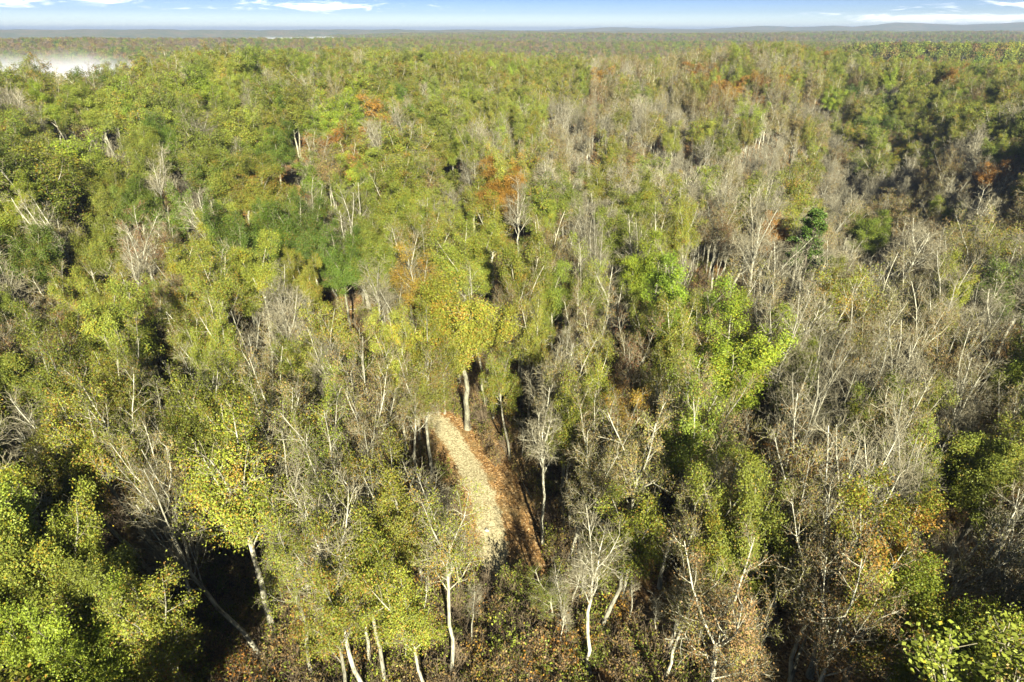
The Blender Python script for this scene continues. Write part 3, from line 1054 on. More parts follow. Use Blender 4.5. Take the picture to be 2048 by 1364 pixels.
print('trees', len(TREES), 'reach', R_NEAR)
# slim trees in the gaps of the foreground
rr = random.Random(63)
slim_n = tries = 0
while slim_n < 60 and tries < 6000:
    tries += 1
    d = rr.uniform(31, 78)
    a = rr.uniform(-39, 39)
    x, y = d * math.sin(R(a)), d * math.cos(R(a))
    z = th(x, y)
    if not in_view(x, y, z + 12, -10, -10):
        continue
    kd = rr.choices(('brown', 'olive', 'bare', 'yellow'), (.46, .26, .20, .08) if a > -6 else (.22, .52, .08, .18))[0]
    h, wm = rr.uniform(17, 25), rr.uniform(3.2, 5.0)
    if hides_clearing(x, y, h, wm) or shades_track(x, y, h, 2.6):
        continue
    if any((x - p) ** 2 + (y - q) ** 2 < (0.19 * (w + wm) + 0.9) ** 2 for p, q, w in taken):
        continue
    u, v, dep = proj(x, y, z + h * 0.7)
    if any(t['label'] and t['kind'] != 'bare' and dep < t['dep'] - 2 and math.hypot(u - t['u'], v - t['v']) < t['w'] / t['dep'] * FPX * 0.34 for t in TREES):
        continue
    fm = {'brown': 'thin1', 'olive': rr.choice(('thin1', 'open1') if a > -6 else ('open1', 'open1', 'thin1')), 'yellow': 'open1', 'bare': rr.choice(('bare1', 'bare3'))}[kd]
    e = plant(x, y, kd, wm, h, form=fm, lean=(rr.uniform(-6, 6) + (3 if x > 0 else -3), rr.uniform(-4, 5)))
    taken.append((e['cx'], e['cy'], wm))
    slim_n += 1

# slender saplings between the big trunks
SAPS = 0
rr = random.Random(21)
tries = 0
while SAPS < 110 and tries < 4000:
    tries += 1
    d = rr.uniform(36, 98)
    a = rr.uniform(-36, 36)
    x, y = d * math.sin(R(a)), d * math.cos(R(a))
    if not in_view(x, y, th(x, y) + 5, -20, -20):
        continue
    h = rr.uniform(7, 13)
    if hides_clearing(x, y, h, 1.5, 1.0):
        continue
    if any((x - a_) ** 2 + (y - b) ** 2 < 1.6 for a_, b, w in taken):
        continue
    plant(x, y, 'pole', rr.uniform(1.8, 3.0), h, lean=(rr.uniform(-7, 7), rr.uniform(-5, 5)))
    taken.append((x, y, 1))
    SAPS += 1

# two blown-down trees in the foreground
FALLEN = []
for (u, v, ang, label, h) in ((1405, 1335, (80, 20), 'fallen bare treetop lying in the brush at the bottom right of centre', 11),
                              (735, 1338, (58, 62), 'fan of broken pale branches lying at the bottom left of centre', 8)):
    x, y, t = at(u, v, 0)
    e = plant(x - 3, y, 'bare', 4.5, h, None, 'bare1', ang)
    TREES.remove(e)
    e['root'].name = 'fallen_tree'
    e['root']['category'] = 'fallen tree'
    e['root']['label'] = label
    e['root'].location.z += 0.2

# ------------------------------------------------------------------ labels
REFS = [('big yellow green oak', 'big yellow green oak'), ('orange gold oak', 'orange gold oak'), ('round dense green', 'round dense green oak'),
        ('largest vivid', 'vivid green pair of oaks'), ('tall rust orange', 'rust orange oak'), ('single dark green pine', 'dark pine'),
        ('wide fresh green', 'wide fresh green oak'), ('rust red oak', 'rust red oak'), ('golden yellow oak', 'golden yellow oak'),
        ('small lime yellow', 'small lime yellow oak'), ('compact yellow green', 'compact yellow green oak'), ('tall forked white', 'forked white leaning tree'),
        ('white bare tree leaning left', 'white leaning tree'), ('feathery green', 'feathery green oak'), ('large yellow olive oak low', 'large yellow olive oak'),
        ('reddish brown', 'reddish brown oak'), ('deep green oak at', 'deep green oak'), ('bare tree forked like', 'Y forked bare tree'),
        ('yellow oak with forked', 'yellow oak with white limbs'), ('spreading yellow olive', 'spreading yellow olive oak'), ('rusty thin leaved', 'rusty thin leaved oak'),
        ('wide green oak low', 'wide green corner oak'), ('tall yellow olive oak', 'tall yellow olive oak'), ('rounded green oak near', 'rounded green bottom oak'),
        ('green oak with brown inner', 'brown flecked green oak'), ('broad olive green', 'broad olive green oak'), ('glossy yellow', 'glossy yellow green oak'),
        ('fine orange brown', 'orange brown crown'), ('large grey bare', 'large grey leaning tree'), ('narrow green tree', 'narrow green tree'),
        ('white fan', 'white fan shaped tree'), ('dense grey bare', 'dense grey bare tree'), ('red leaved', 'red leaved thin oak'), ('dull olive', 'dull olive edge oak'),
        ('thin golden', 'thin golden tree'), ('white bare tree in deep', 'shadowed white bare tree'), ('tall leaning pale', 'tall leaning pale tree'),
        ('low spreading', 'low spreading yellow olive tree'), ('bright green domed', 'domed green oak on the left'), ('broad white bare', 'broad white bare tree'),
        ('tall grey white', 'tall grey white bare tree'), ('dark yellow olive', 'dark yellow olive oak'), ('pale green oak above', 'pale green ravine oak'),
        ('fine twigged', 'fine twigged grey tree'), ('green crown near', 'green right edge crown'), ('twiggy grey', 'twiggy grey tree by the track'),
        ('tall pale bare', 'tall pale bare tree'), ('white bare tree at', 'white thicket edge tree'), ('small white bare', 'small white bare tree')]
marks = []
for t in TREES:
    if t['label']:
        t['root']['label'] = t['label']
        for s, ref in REFS:
            if t['label'].startswith(s):
                marks.append((t['u'], t['v'], ref))
LOOK = {'green': 'green leaved oak', 'bright': 'fresh bright green oak', 'dark': 'dark green oak', 'olive': 'half bare olive oak', 'yellow': 'yellow green leaved tree', 'gold': 'gold leaved tree',
        'orange': 'orange leaved oak', 'brown': 'thin brown leaved tree', 'red': 'thin reddish tree', 'bare': 'bare pale tree', 'pole': 'slender bare sapling', 'pine': 'green pine'}
buckets = {}
for t in TREES:
    if t['label']:
        continue
    best = min(marks, key=lambda m: math.hypot(m[0] - t['u'], (m[1] - t['v']) * 1.1))
    du, dv = t['u'] - best[0], t['v'] - best[1]
    if abs(du) > abs(dv):
        dr = 'right of' if du > 0 else 'left of'
    else:
        dr = 'in front of' if dv > 0 else 'beyond'
    buckets.setdefault((t['kind'], dr, best[2]), []).append((math.hypot(du, dv), t))
ORD = ['', 'second ', 'third ', 'fourth ', 'fifth ', 'sixth ', 'seventh ', 'eighth ', 'ninth ', 'tenth ', 'eleventh ', 'twelfth ']
for (kd, dr, ref), lst in buckets.items():
    lst.sort(key=lambda q: q[0])
    for i, (_, t) in enumerate(lst):
        if len(lst) == 1:
            t['root']['label'] = '%s standing %s the %s' % (LOOK[kd], dr, ref)
        elif i == 0:
            t['root']['label'] = '%s standing nearest, %s the %s' % (LOOK[kd], dr, ref)
        else:
            t['root']['label'] = '%s counted %s%s the %s' % (LOOK[kd], ORD[min(i, 11)], dr, ref)
GRP = {'green': 'green leaved oaks of the wood', 'bright': 'green leaved oaks of the wood', 'dark': 'green leaved oaks of the wood', 'olive': 'half bare olive oaks of the wood',
       'yellow': 'yellow leaved trees of the wood', 'gold': 'yellow leaved trees of the wood', 'orange': 'orange and rust coloured oaks of the wood', 'red': 'orange and rust coloured oaks of the wood',
       'brown': 'thin brown leaved trees of the wood', 'bare': 'bare pale trees of the wood', 'pole': 'slender bare saplings of the wood'}
for t in TREES:
    if t['kind'] in GRP:
        t['root']['group'] = GRP[t['kind']]

# ------------------------------------------------------------------ ground sheet
NA = 540
rad = np.concatenate([[0.0], np.geomspace(4, 30000, 250)])
an = np.arange(NA) * 2 * np.pi / NA
gx = rad[1:, None] * np.sin(an)[None]
gy = rad[1:, None] * np.cos(an)[None]
gz = terrain(gx, gy)
# a far wood is a rough sheet: crowns as bumps
far_k = sstep((np.hypot(gx, gy) - 3300) / 800)
gz = gz + far_k * (14 + 5 * _rs.rand(*gz.shape))
gv = np.concatenate([[[0, 0, th(0, 0)]], np.stack([gx, gy, gz], -1).reshape(-1, 3)])
idx = 1 + np.arange(250 * NA).reshape(250, NA)
a_, b_ = idx[:-1], np.roll(idx[:-1], -1, 1)
c_, d_ = idx[1:], np.roll(idx[1:], -1, 1)
gq = np.stack([a_, c_, d_, b_], -1).reshape(-1, 4)
gt = np.stack([np.zeros(NA, int), idx[0], np.roll(idx[0], -1)], -1)
ground = link('ground', make_mesh('ground', gv, gq, [ground_mat()], smooth=True, tris=gt))
ground['kind'] = 'structure'

# ------------------------------------------------------------------ track
tp = [(815, 798), (848, 818), (880, 848), (912, 890), (942, 940), (966, 995), (981, 1045), (988, 1095), (988, 1140), (980, 1185)]
pts = np.array([at(u, v, 0)[:2] for u, v in tp])
sarc = np.concatenate([[0], np.cumsum(np.hypot(*np.diff(pts, axis=0).T))])
ns, nw = 120, 14
ss = np.linspace(0, sarc[-1], ns)
cx = np.interp(ss, sarc, pts[:, 0])
cy = np.interp(ss, sarc, pts[:, 1])
ker = np.hanning(21)
ker /= ker.sum()
cx = np.convolve(np.pad(cx, 10, 'reflect', reflect_type='odd'), ker, 'valid')
cy = np.convolve(np.pad(cy, 10, 'reflect', reflect_type='odd'), ker, 'valid')
tx, ty = np.gradient(cx), np.gradient(cy)
tl = np.hypot(tx, ty)
nx, ny = -ty / tl, tx / tl
tw = np.linspace(-0.5, 0.5, nw)
hw = 3.7
vx = cx[:, None] + nx[:, None] * tw[None] * hw
vy = cy[:, None] + ny[:, None] * tw[None] * hw
rut = -0.03 * np.exp(-((np.abs(tw) - 0.15) / 0.05) ** 2)[None]
vz = terrain(vx, vy) + 0.07 + rut
ti = np.arange(ns * nw).reshape(ns, nw)
tq = np.stack([ti[:-1, :-1], ti[1:, :-1], ti[1:, 1:], ti[:-1, 1:]], -1).reshape(-1, 4)
tme = make_mesh('track', np.stack([vx, vy, vz], -1).reshape(-1, 3), tq, [track_mat()], smooth=True)
uvl = tme.uv_layers.new(name='track')
uvv = np.stack(np.broadcast_arrays(np.linspace(0, 1, nw)[None], np.linspace(0, 1, ns)[:, None]), -1).reshape(-1, 2)
li = np.zeros(len(tme.loops), np.int32)
tme.loops.foreach_get('vertex_index', li)
uvl.data.foreach_set('uv', uvv[li].astype(np.float32).ravel())
track = link('track', tme)
track['kind'] = 'structure'
track['label'] = 'pale gravel track curving through the leaf litter'

# ------------------------------------------------------------------ stones
RM = rock_mat()


def stone(u, v, size, label, seed):
    x, y, t = at(u, v, 0)
    rg = np.random.RandomState(seed)
    n, m = 14, 9
    vs = []
    k = rg.rand(3) * 0.5 + 0.75
    ph = rg.rand(8) * 6.28
    for j in range(m):
        el = -math.pi / 2 + math.pi * j / (m - 1)
        for i in range(n):
            az_ = 2 * math.pi * i / n
            r = 1 + 0.16 * math.sin(3 * az_ + ph[0]) * math.cos(el) + 0.12 * math.sin(2 * el + ph[1] + 2 * az_) + 0.07 * math.sin(7 * az_ + 5 * el + ph[2])
            vs.append((r * math.cos(el) * math.cos(az_) * k[0], r * math.cos(el) * math.sin(az_) * k[1], r * math.sin(el) * 0.55 * k[2]))
    vs = np.array(vs) * size
    ii = np.arange(n * m).reshape(m, n)
    q = np.stack([ii[:-1], np.roll(ii[:-1], -1, 1), np.roll(ii[1:], -1, 1), ii[1:]], -1).reshape(-1, 4)
    o = link('stone', make_mesh('stone', vs, q, [RM]))
    o.location = (x, y, th(x, y) + size * 0.12)
    o['label'] = label
    o['category'] = 'stone'
    o['group'] = 'pale stones on the leaf litter'


stone(928, 1222, 0.45, 'pale flat stone lit in the shadow below the track', 1)
stone(973, 1061, 0.30, 'small white stone on the left side of the lower track', 2)
stone(747, 1045, 0.65, 'large pale stone behind the white trunks left of the track', 3)
stone(758, 1100, 0.4, 'grey stone lying below the large pale stone', 4)
stone(1105, 1172, 0.4, 'pale stone at the foot of the tall leaning tree', 5)
stone(885, 1165, 0.4, 'dim grey stone in the dark leaves left of the track end', 6)

# ------------------------------------------------------------------ fallen logs
def log(u, v, length, rad_, turn, label, seed):
    x, y, t = at(u, v, 0)
    rg = np.random.RandomState(seed)
    m = 12
    q = np.linspace(-0.5, 0.5, m) * length
    px = x + np.cos(R(turn)) * q + np.cumsum(rg.randn(m)) * 0.03
    py = y + np.sin(R(turn)) * q + np.cumsum(rg.randn(m)) * 0.03
    P = np.stack([px - x, py - y, terrain(px, py) - th(x, y) + rad_ * 0.8], -1)[None]
    Rd = (rad_ * np.linspace(1.0, 0.45, m) * (1 + 0.06 * rg.randn(m)))[None]
    v1, q1 = tubes(P, Rd, 9)
    vs, qs = [v1], [q1]
    B = children(P, Rd, 5, 0.35, 0.95, 55, 1.3, 0.05, 0.15, 5, rg, rk=0.4, rmin=0.015)
    v2, q2 = tubes(B[0], B[1], 4)
    n = len(v1)
    k = 9
    caps = np.array([[0, 1, 2, 3], [0, 3, 4, 5], [0, 5, 6, 7], [0, 7, 8, 8]])[:3]
    me = make_mesh('log', np.concatenate([v1, v2]), np.concatenate([q1, q2 + n, caps, caps[:, ::-1] + n - k]), [BARK_PALE], smooth=True)
    o = link('fallen_log', me)
    o.location = (x, y, th(x, y))
    o['label'] = label
    o['category'] = 'log'
    o['group'] = 'fallen logs on the forest floor'


log(1010, 1265, 6.0, 0.13, 15, 'thin pale log lying below the low spreading olive tree', 1)
log(820, 1120, 5.0, 0.14, 70, 'grey log in the shadow left of the track end', 2)
log(1225, 1225, 6.5, 0.16, 150, 'pale log beside the foot of the forked pale tree', 3)
log(1060, 990, 4.5, 0.12, 110, 'short log in the leaves right of the middle of the track', 4)
log(560, 1310, 6.0, 0.16, 35, 'long grey log at the bottom edge left of centre', 5)
log(700, 620, 6.0, 0.15, 5, 'pale log lying across the leaf strewn clearing', 6)

# ------------------------------------------------------------------ scattered woodland (one object each)
def scatter(name, protos, P, idx, rz, sc):
    """points with an index into the unlinked stock collection, a turn and a scale"""
    c = bpy.data.collections.new(name + '_stock')
    for i, me in enumerate(protos):
        c.objects.link(bpy.data.objects.new('%s_stock_%03d' % (name, i), me))
    me = bpy.data.meshes.new(name)
    me.vertices.add(len(P))
    me.vertices.foreach_set('co', np.asarray(P, np.float32).ravel())
    a = me.attributes.new('pidx', 'INT', 'POINT')
    a.data.foreach_set('value', np.asarray(idx, np.int32))
    a = me.attributes.new('rot', 'FLOAT_VECTOR', 'POINT')
    a.data.foreach_set('vector', np.asarray(rz, np.float32).ravel())
    a = me.attributes.new('scl', 'FLOAT_VECTOR', 'POINT')
    a.data.foreach_set('vector', np.asarray(sc, np.float32).ravel())
    o = link(name, me)
    gn = bpy.data.node_groups.new(name + '_scatter', 'GeometryNodeTree')
    gn.interface.new_socket('Geometry', in_out='INPUT', socket_type='NodeSocketGeometry')
    gn.interface.new_socket('Geometry', in_out='OUTPUT', socket_type='NodeSocketGeometry')
    gi, go = gn.nodes.new('NodeGroupInput'), gn.nodes.new('NodeGroupOutput')
    iop = gn.nodes.new('GeometryNodeInstanceOnPoints')
    ci = gn.nodes.new('GeometryNodeCollectionInfo')
    ci.inputs['Collection'].default_value = c
    ci.inputs['Separate Children'].default_value = True
    ci.inputs['Reset Children'].default_value = True
    iop.inputs['Pick Instance'].default_value = True
    for nm, typ, sock in (('pidx', 'INT', 'Instance Index'), ('rot', 'FLOAT_VECTOR', 'Rotation'), ('scl', 'FLOAT_VECTOR', 'Scale')):
        na = gn.nodes.new('GeometryNodeInputNamedAttribute')
        na.data_type = typ
        na.inputs['Name'].default_value = nm
        gn.links.new(na.outputs['Attribute'], iop.inputs[sock])
    gn.links.new(gi.outputs[0], iop.inputs['Points'])
    gn.links.new(ci.outputs[0], iop.inputs['Instance'])
    gn.links.new(iop.outputs[0], go.inputs[0])
    md = o.modifiers.new('scatter', 'NODES')
    md.node_group = gn
    return o


def joined(d, bark, twig, leaf):
    tv, tq_ = d['trunk']
    cv, cq, mi, lv = d['crown']
    v = np.concatenate([tv, cv])
    q = np.concatenate([tq_, cq + len(tv)])
    m = np.concatenate([np.zeros(len(tq_), int), mi + 1])
    l = np.concatenate([np.full((len(tv), 4), .5), lv])
    return make_mesh('forest_tree', v, q, [bark, twig, leaf or twig], midx=m, lv=l)


FP, FI, FW = [], {}, []


def reg(kind, lod, me, wid):
    FI.setdefault((kind, lod), []).append((len(FP), wid))
    FP.append(me)


mid_full = [build_tree('', 700 + i, st, 18000, 0.20, 0.92, low=True, spread=0.3) for i, st in enumerate(('broad', 'narrow', 'broad', 'narrow', 'broad'))]
mid_open = [build_tree('', 720 + i, st, 8500, 0.20, 0.62, low=True, spread=0.3) for i, st in enumerate(('broad', 'narrow'))]
mid_thin = [build_tree('', 740 + i, st, 6000, 0.165, 0.8, low=True, spread=0.3) for i, st in enumerate(('broad', 'narrow'))]
mid_bare = [build_tree('', 760 + i, st, 0, 0, 0, low=True, twigs4=1, l2trunk=True) for i, st in enumerate(('broad', 'narrow', 'broad'))]
mid_pole = [build_tree('', 780 + i, st, 0, 0, 0, low=True, l2trunk=True) for i, st in enumerate(('pole', 'sapling', 'pole'))]
for k in ('green', 'bright', 'dark', 'yellow', 'orange', 'gold'):
    for d in mid_full:
        reg(k, 0, joined(d, BARK, TWIG, LEAF[k]), d['width'])
for k in ('olive',):
    for d in mid_open + mid_full[:1]:
        reg(k, 0, joined(d, BARK_PALE, TWIG, LEAF[k]), d['width'])
for k in ('brown', 'red'):
    for d in mid_thin:
        reg(k, 0, joined(d, BARK_PALE, TWIG, LEAF[k]), d['width'])
for d in mid_bare:
    reg('bare', 0, joined(d, BARK_PALE, TWIG, None), d['width'])
for d in mid_pole:
    reg('pole', 0, joined(d, BARK_PALE, TWIG, None), d['width'])


def far_tree(seed, n, size, bare=False):
    rg = np.random.RandomState(seed)
    p = unit(rg.randn(n, 3)) * (rg.rand(n, 1) ** 0.45)
    p = p * np.array([4.4, 4.4, 5.6]) * (1 + 0.25 * np.sin(p[:, :1] * 5 + seed) * np.cos(p[:, 1:2] * 4)) + np.array([0, 0, 13.5])
    v, q, lv = leaves(p, size, rg, 1.1)
    tvv, tqq = tubes(np.array([[[0, 0, 0], [0, 0, 7], [0, 0, 14.0]]]), np.array([[.3, .25, .15]]), 4)
    return dict(trunk=(tvv, tqq), crown=(v, q, np.ones(len(q), int), lv), width=9.0)


for s in range(2):
    dd = far_tree(800 + s, 420, 1.15)
    for k in ('green', 'olive', 'brown', 'dark', 'red'):
        reg(k, 1, joined(dd, BARK, TWIG, LEAF[k]), 9.0)
GREYL = leaf_mat('twig_haze', (0.13, 0.11, 0.065), (0.19, 0.16, 0.09), (0.15, 0.10, 0.06), 0.3, trans=0.3)
dd = far_tree(812, 300, 1.0)
reg('bare', 1, joined(dd, BARK_PALE, TWIG, GREYL), 9.0)

rr = random.Random(77)
fp, fi, fr, fs = [], [], [], []


def put(x, y, kind, lod, wid, h):
    i, w0 = rr.choice(FI[(kind, lod)])
    sz = h / 20.0
    sx = min(max(wid / w0, sz * 0.72), sz * 1.4)
    fp.append((x, y))
    fi.append(i)
    fr.append((rr.uniform(-.06, .06), rr.uniform(-.06, .06), rr.uniform(0, 6.283)))
    fs.append((sx, sx, sz))


MARKS = [t for t in TREES if t['label'] and t['dep'] > 85 and t['kind'] != 'bare']
# middle distance: every tree from where the individual ones end to the crest
g = 6.2
for i in range(-100, 101):
    for j in range(-14, 108):
        x = (i + (j % 2) * 0.5 + rr.uniform(-.42, .42)) * g
        y = (j + rr.uniform(-.42, .42)) * g * 0.88
        d = math.hypot(x, y)
        a = math.degrees(math.atan2(x, y))
        if d > 560:
            continue
        if abs(a) > 47 and not (d < 130):
            continue
        z = th(x, y) if d <= R_NEAR + 5 else 0
        vis = d <= R_NEAR and shows(x, y, z)
        if d < 20 or vis:
            continue
        if y > 4 and d < 75 and abs(a) < 47 and any(in_view(x, y, z + k, 220, 130) for k in (8, 16, 21, 26)):
            continue
        if shades_track(x, y, 24, 4.6):
            continue
        if d <= R_NEAR and in_view(x, y, z + 18, 30, 30) and not vis and y > 20 and hides_clearing(x, y, 20, 8):
            continue
        if d < 60 and any((x - a1) ** 2 + (y - b1) ** 2 < 9 for a1, b1, w in taken):
            continue
        kd = pick_kind(x, y, rr)
        h = rr.uniform(15, 25.5)
        wid = rr.uniform(5.5, 10.5) if kd in ('bare', 'brown', 'red') or rr.random() < (0.5 if a < -4 else 0.75) else rr.uniform(9.5, 14)
        if kd == 'pole':
            for q in range(3):
                put(x + rr.uniform(-2.4, 2.4), y + rr.uniform(-2.4, 2.4), 'pole', 0, rr.uniform(2.4, 3.8), rr.uniform(12, 17))
            continue
        if 20 < d < 240:
            z = th(x, y)
            u, v, dep = proj(x, y, z + h * 0.75)
            if any(dep < t['dep'] - 3 and abs(u - t['u']) < (t['w'] * 0.4 / t['dep'] + wid * 0.25 / dep) * FPX and -0.62 < (v - t['v']) / FPX * t['dep'] / 7.0 < 1.35 for t in MARKS):
                continue
        if vnoise(x, y, 17, 41) > 0.62 and d > 90:
            continue
        put(x, y, kd, 0, wid, h)
# thicket of slender poles in front of the ravine
for q in range(800):
    a = rr.uniform(8, 42)
    d = rr.uniform(R_NEAR, 320)
    x, y = d * math.sin(R(a)), d * math.cos(R(a))
    rxx = float(np.interp(y, RAVY, RAVX))
    if x < rxx + 35:
        put(x, y, 'pole', 0, rr.uniform(2.2, 3.6), rr.uniform(11, 16))
# beyond the crest: the far ridges' woods
n_far = 0
d = 640.0
while d < 4300:
    g = 8.5 + d * 0.0022
    na = int(R(92) * d / g)
    ag = np.radians(-46 + 92 * (np.arange(na) + 0.5) / na)
    vn = 0.25 * vnoise(d * np.sin(ag), d * np.cos(ag), 160, 8)
    for q in range(na):
        a = R(-46 + 92 * (q + rr.random()) / na)
        dd_ = d + rr.uniform(-.5, .5) * g
        x, y = dd_ * math.sin(a), dd_ * math.cos(a)
        t = rr.random() + vn[q]
        kd = 'green' if t < .22 else 'olive' if t < .40 else 'dark' if t < .5 else 'brown' if t < .76 else 'red' if t < .775 else 'bare'
        put(x, y, kd, 1, g * 1.05, rr.uniform(15, 21))
        n_far += 1
    d += g
print('scattered', len(fp), 'far', n_far)
fp = np.array(fp)
fp = np.concatenate([fp, terrain(fp[:, 0], fp[:, 1])[:, None] - 0.05], 1)
forest = scatter('forest', FP, fp, fi, fr, fs)
forest['kind'] = 'stuff'
forest['label'] = 'autumn forest running back over the ridges to the horizon'
forest['category'] = 'forest'

# undergrowth: low bare brush and leafy shrubs between the trunks
BR = []


def brush(seed, leaf, n):
    rg = np.random.RandomState(seed)
    k = 9
    az_ = rg.rand(k) * 6.28
    tilt = rg.rand(k) * 0.7
    L = 1.2 + rg.rand(k) * 1.6
    dirs = np.stack([np.sin(tilt) * np.cos(az_), np.sin(tilt) * np.sin(az_), np.cos(tilt)], -1)
    t = np.linspace(0, 1, 5)
    P = dirs[:, None] * (L[:, None] * t[None])[..., None] + rg.randn(k, 5, 3) * 0.06
    P[:, 0, 2] = -0.1
    Rd = 0.02 * (1 - 0.6 * t)[None].repeat(k, 0)
    Q, Rq, _ = children(P, Rd, 7, .25, 1, 42, 0.9, .05, .15, 4, rg, rk=.7, rmin=.01)
    Q2, Rq2, _ = children(Q, Rq, 2, .3, 1, 42, 0.45, .05, .15, 2, rg, rk=.7, rmin=.009)
    vs, qs, off = [], [], 0
    for p_, r_ in ((P, Rd), (Q, Rq), (Q2, Rq2)):
        a, b = tubes(p_, r_, 3)
        vs.append(a)
        qs.append(b + off)
        off += len(a)
    nb = sum(len(b) for b in qs)
    lv = [np.full((off, 4), .5)]
    mi = [np.zeros(nb, int)]
    if n:
        bi = rg.randint(0, len(Q2), n)
        s = rg.rand(n)[:, None]
        c = Q2[bi, 0] * (1 - s) + Q2[bi, 1] * s + rg.randn(n, 3) * 0.1
        a, b, l = leaves(c, 0.135, rg)
        vs.append(a)
        qs.append(b + off)
        lv.append(l)
        mi.append(np.ones(len(b), int))
    return make_mesh('brush', np.concatenate(vs), np.concatenate(qs), [BRUSH, LEAF[leaf]], midx=np.concatenate(mi), lv=np.concatenate(lv))


for i, (lf, n) in enumerate((('brown', 0), ('brown', 420), ('olive', 600), ('green', 700), ('brown', 0), ('orange', 520))):
    BR.append(brush(900 + i, lf, n))
rr = random.Random(3)
up, ui, ur, us = [], [], [], []
tries = 0
while len(up) < 11000 and tries < 80000:
    tries += 1
    d = 24 + 250 * rr.random() ** 1.6
    a = rr.uniform(-44, 44)
    x, y = d * math.sin(R(a)), d * math.cos(R(a))
    if d < 110:
        u, v, dep = proj(x, y, th(x, y) + 0.6)
        if any(inside(u, v, p) or inside(u, v - 20, p) or inside(u, v - 42, p) for p in CLEAR[:2]):
            continue
        if fnoise(x, y, 16, 6, 2) < -0.4:
            continue
    up.append((x, y))
    ui.append(rr.choices(range(6), (4, 4, 2.2, 1.4, 4, 0.8))[0])
    ur.append((0, 0, rr.uniform(0, 6.28)))
    s = rr.uniform(0.6, 1.5)
    us.append((s, s, s * rr.uniform(.8, 1.3)))
up = np.array(up)
up = np.concatenate([up, terrain(up[:, 0], up[:, 1])[:, None]], 1)
ug = scatter('undergrowth', BR, up, ui, ur, us)
ug['kind'] = 'stuff'
ug['label'] = 'low bare brush and thin shrubs covering the forest floor'
ug['category'] = 'undergrowth'

# ------------------------------------------------------------------ fog in the valleys
def vol_mat(name, col, dens, aniso=0.0):
    m, nt = new_mat(name)
    out = nd(nt, 'ShaderNodeOutputMaterial')
    p = nd(nt, 'ShaderNodeVolumePrincipled')
    p.inputs['Color'].default_value = (*col, 1)
    p.inputs['Density'].default_value = dens
    p.inputs['Anisotropy'].default_value = aniso
    ln(nt, p.outputs[0], out.inputs['Volume'])
    return m


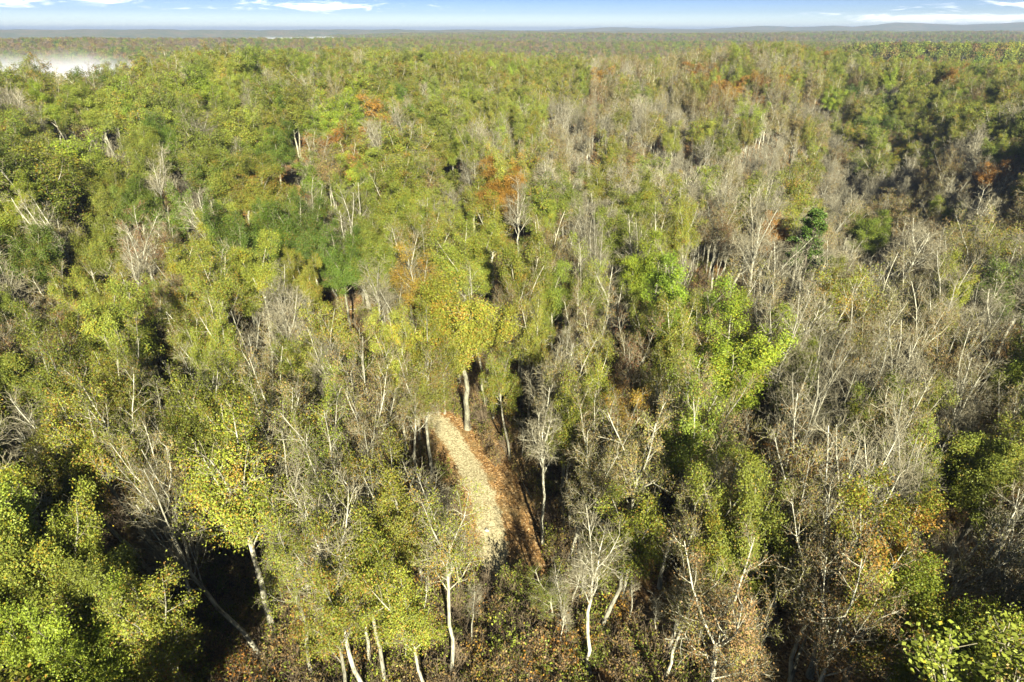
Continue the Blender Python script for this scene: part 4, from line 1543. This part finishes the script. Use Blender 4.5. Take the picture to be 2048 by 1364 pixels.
def fog_bank(name, a0, a1, d0, d1, ztop, zbot, amp, dens, label, soft, sc):
    """a closed slab of fog over a valley floor, thick below and torn into soft tongues on top"""
    na, nr = 40, 12
    A = np.radians(np.linspace(a0, a1, na))
    Dn = np.linspace(d0, d1, nr)
    x = Dn[:, None] * np.sin(A)[None]
    y = Dn[:, None] * np.cos(A)[None]
    v = np.concatenate([np.stack([x, y, np.full_like(x, z)], -1).reshape(-1, 3) for z in (ztop + amp + soft, zbot)])
    i = np.arange(na * nr).reshape(nr, na)
    k = na * nr
    q = [np.stack([i[:-1, :-1], i[:-1, 1:], i[1:, 1:], i[1:, :-1]], -1).reshape(-1, 4)[:, ::-1]]
    q.append(q[0][:, ::-1] + k)
    for s_ in (i[0], i[-1][::-1], i[:, -1], i[:, 0][::-1]):
        q.append(np.stack([s_[:-1], s_[:-1] + k, s_[1:] + k, s_[1:]], -1))
    m, nt = new_mat(name)
    out = nd(nt, 'ShaderNodeOutputMaterial')
    p = nd(nt, 'ShaderNodeVolumePrincipled')
    p.inputs['Color'].default_value = (0.93, 0.95, 1.0, 1)
    g = nd(nt, 'ShaderNodeNewGeometry')
    sp = nd(nt, 'ShaderNodeSeparateXYZ')
    ln(nt, g.outputs['Position'], sp.inputs[0])
    n = nd(nt, 'ShaderNodeTexNoise', inp={'Scale': 1.0 / sc, 'Detail': 5.0, 'Roughness': 0.6})
    ln(nt, g.outputs['Position'], n.inputs['Vector'])
    top = mth(nt, 'ADD', mth(nt, 'MULTIPLY', mth(nt, 'SUBTRACT', n.outputs['Fac'], 0.5), amp * 3.2), ztop)
    # the tongues thin out towards both sides of the valley
    azv = mth(nt, 'MULTIPLY', mth(nt, 'ARCTAN2', sp.outputs[0], sp.outputs[1]), 57.2958)
    ed = mth(nt, 'DIVIDE', mth(nt, 'SUBTRACT', a1, azv), (a1 - a0) * 0.3, clamp=True)
    ed2 = mth(nt, 'DIVIDE', mth(nt, 'SUBTRACT', azv, a0), (a1 - a0) * 0.2, clamp=True)
    ed = mth(nt, 'MULTIPLY', ed, ed2)
    top = mth(nt, 'ADD', top, mth(nt, 'MULTIPLY', mth(nt, 'SUBTRACT', ed, 1.0), (ztop - zbot) * 0.7))
    f = mth(nt, 'DIVIDE', mth(nt, 'SUBTRACT', top, sp.outputs[2]), soft, clamp=True)
    f = mth(nt, 'MULTIPLY', mth(nt, 'POWER', f, 1.6), dens)
    ln(nt, f, p.inputs['Density'])
    ln(nt, p.outputs[0], out.inputs['Volume'])
    m.cycles.volume_step_rate = 0.25
    fm_ = make_mesh(name, v, np.concatenate(q), [m], smooth=False)
    bmf = bmesh.new()
    bmf.from_mesh(fm_)
    bmesh.ops.remove_doubles(bmf, verts=bmf.verts, dist=0.01)
    bmesh.ops.recalc_face_normals(bmf, faces=bmf.faces)
    bmf.to_mesh(fm_)
    bmf.free()
    o = link(name, fm_)
    o['kind'] = 'stuff'
    o['label'] = label
    o['category'] = 'fog'
    return o


fog_bank('fog_bank', -66, -17, 420, 1250, 28, -44, 14, 0.0032, 'white morning fog lying in the valley beyond the left ridge', 26, 150)
fog_bank('fog_wisp', -22.5, -11.5, 2900, 3800, 25, 2, 9, 0.003, 'thin white fog streak far off in a valley left of centre', 12, 260)

# ------------------------------------------------------------------ haze
def box(name, x0, x1, y0, y1, z0, z1, mat):
    v = [(x, y, z) for z in (z0, z1) for y in (y0, y1) for x in (x0, x1)]
    q = [(0, 2, 3, 1), (4, 5, 7, 6), (0, 1, 5, 4), (2, 6, 7, 3), (0, 4, 6, 2), (1, 3, 7, 5)]
    return link(name, make_mesh(name, v, q, [mat]))


hz = box('haze', -31000, 31000, -31000, 31000, -72, 165, vol_mat('haze', (0.225, 0.295, 0.415), 0.00012))
hz['kind'] = 'stuff'
hz['label'] = 'pale blue air over the whole forest'
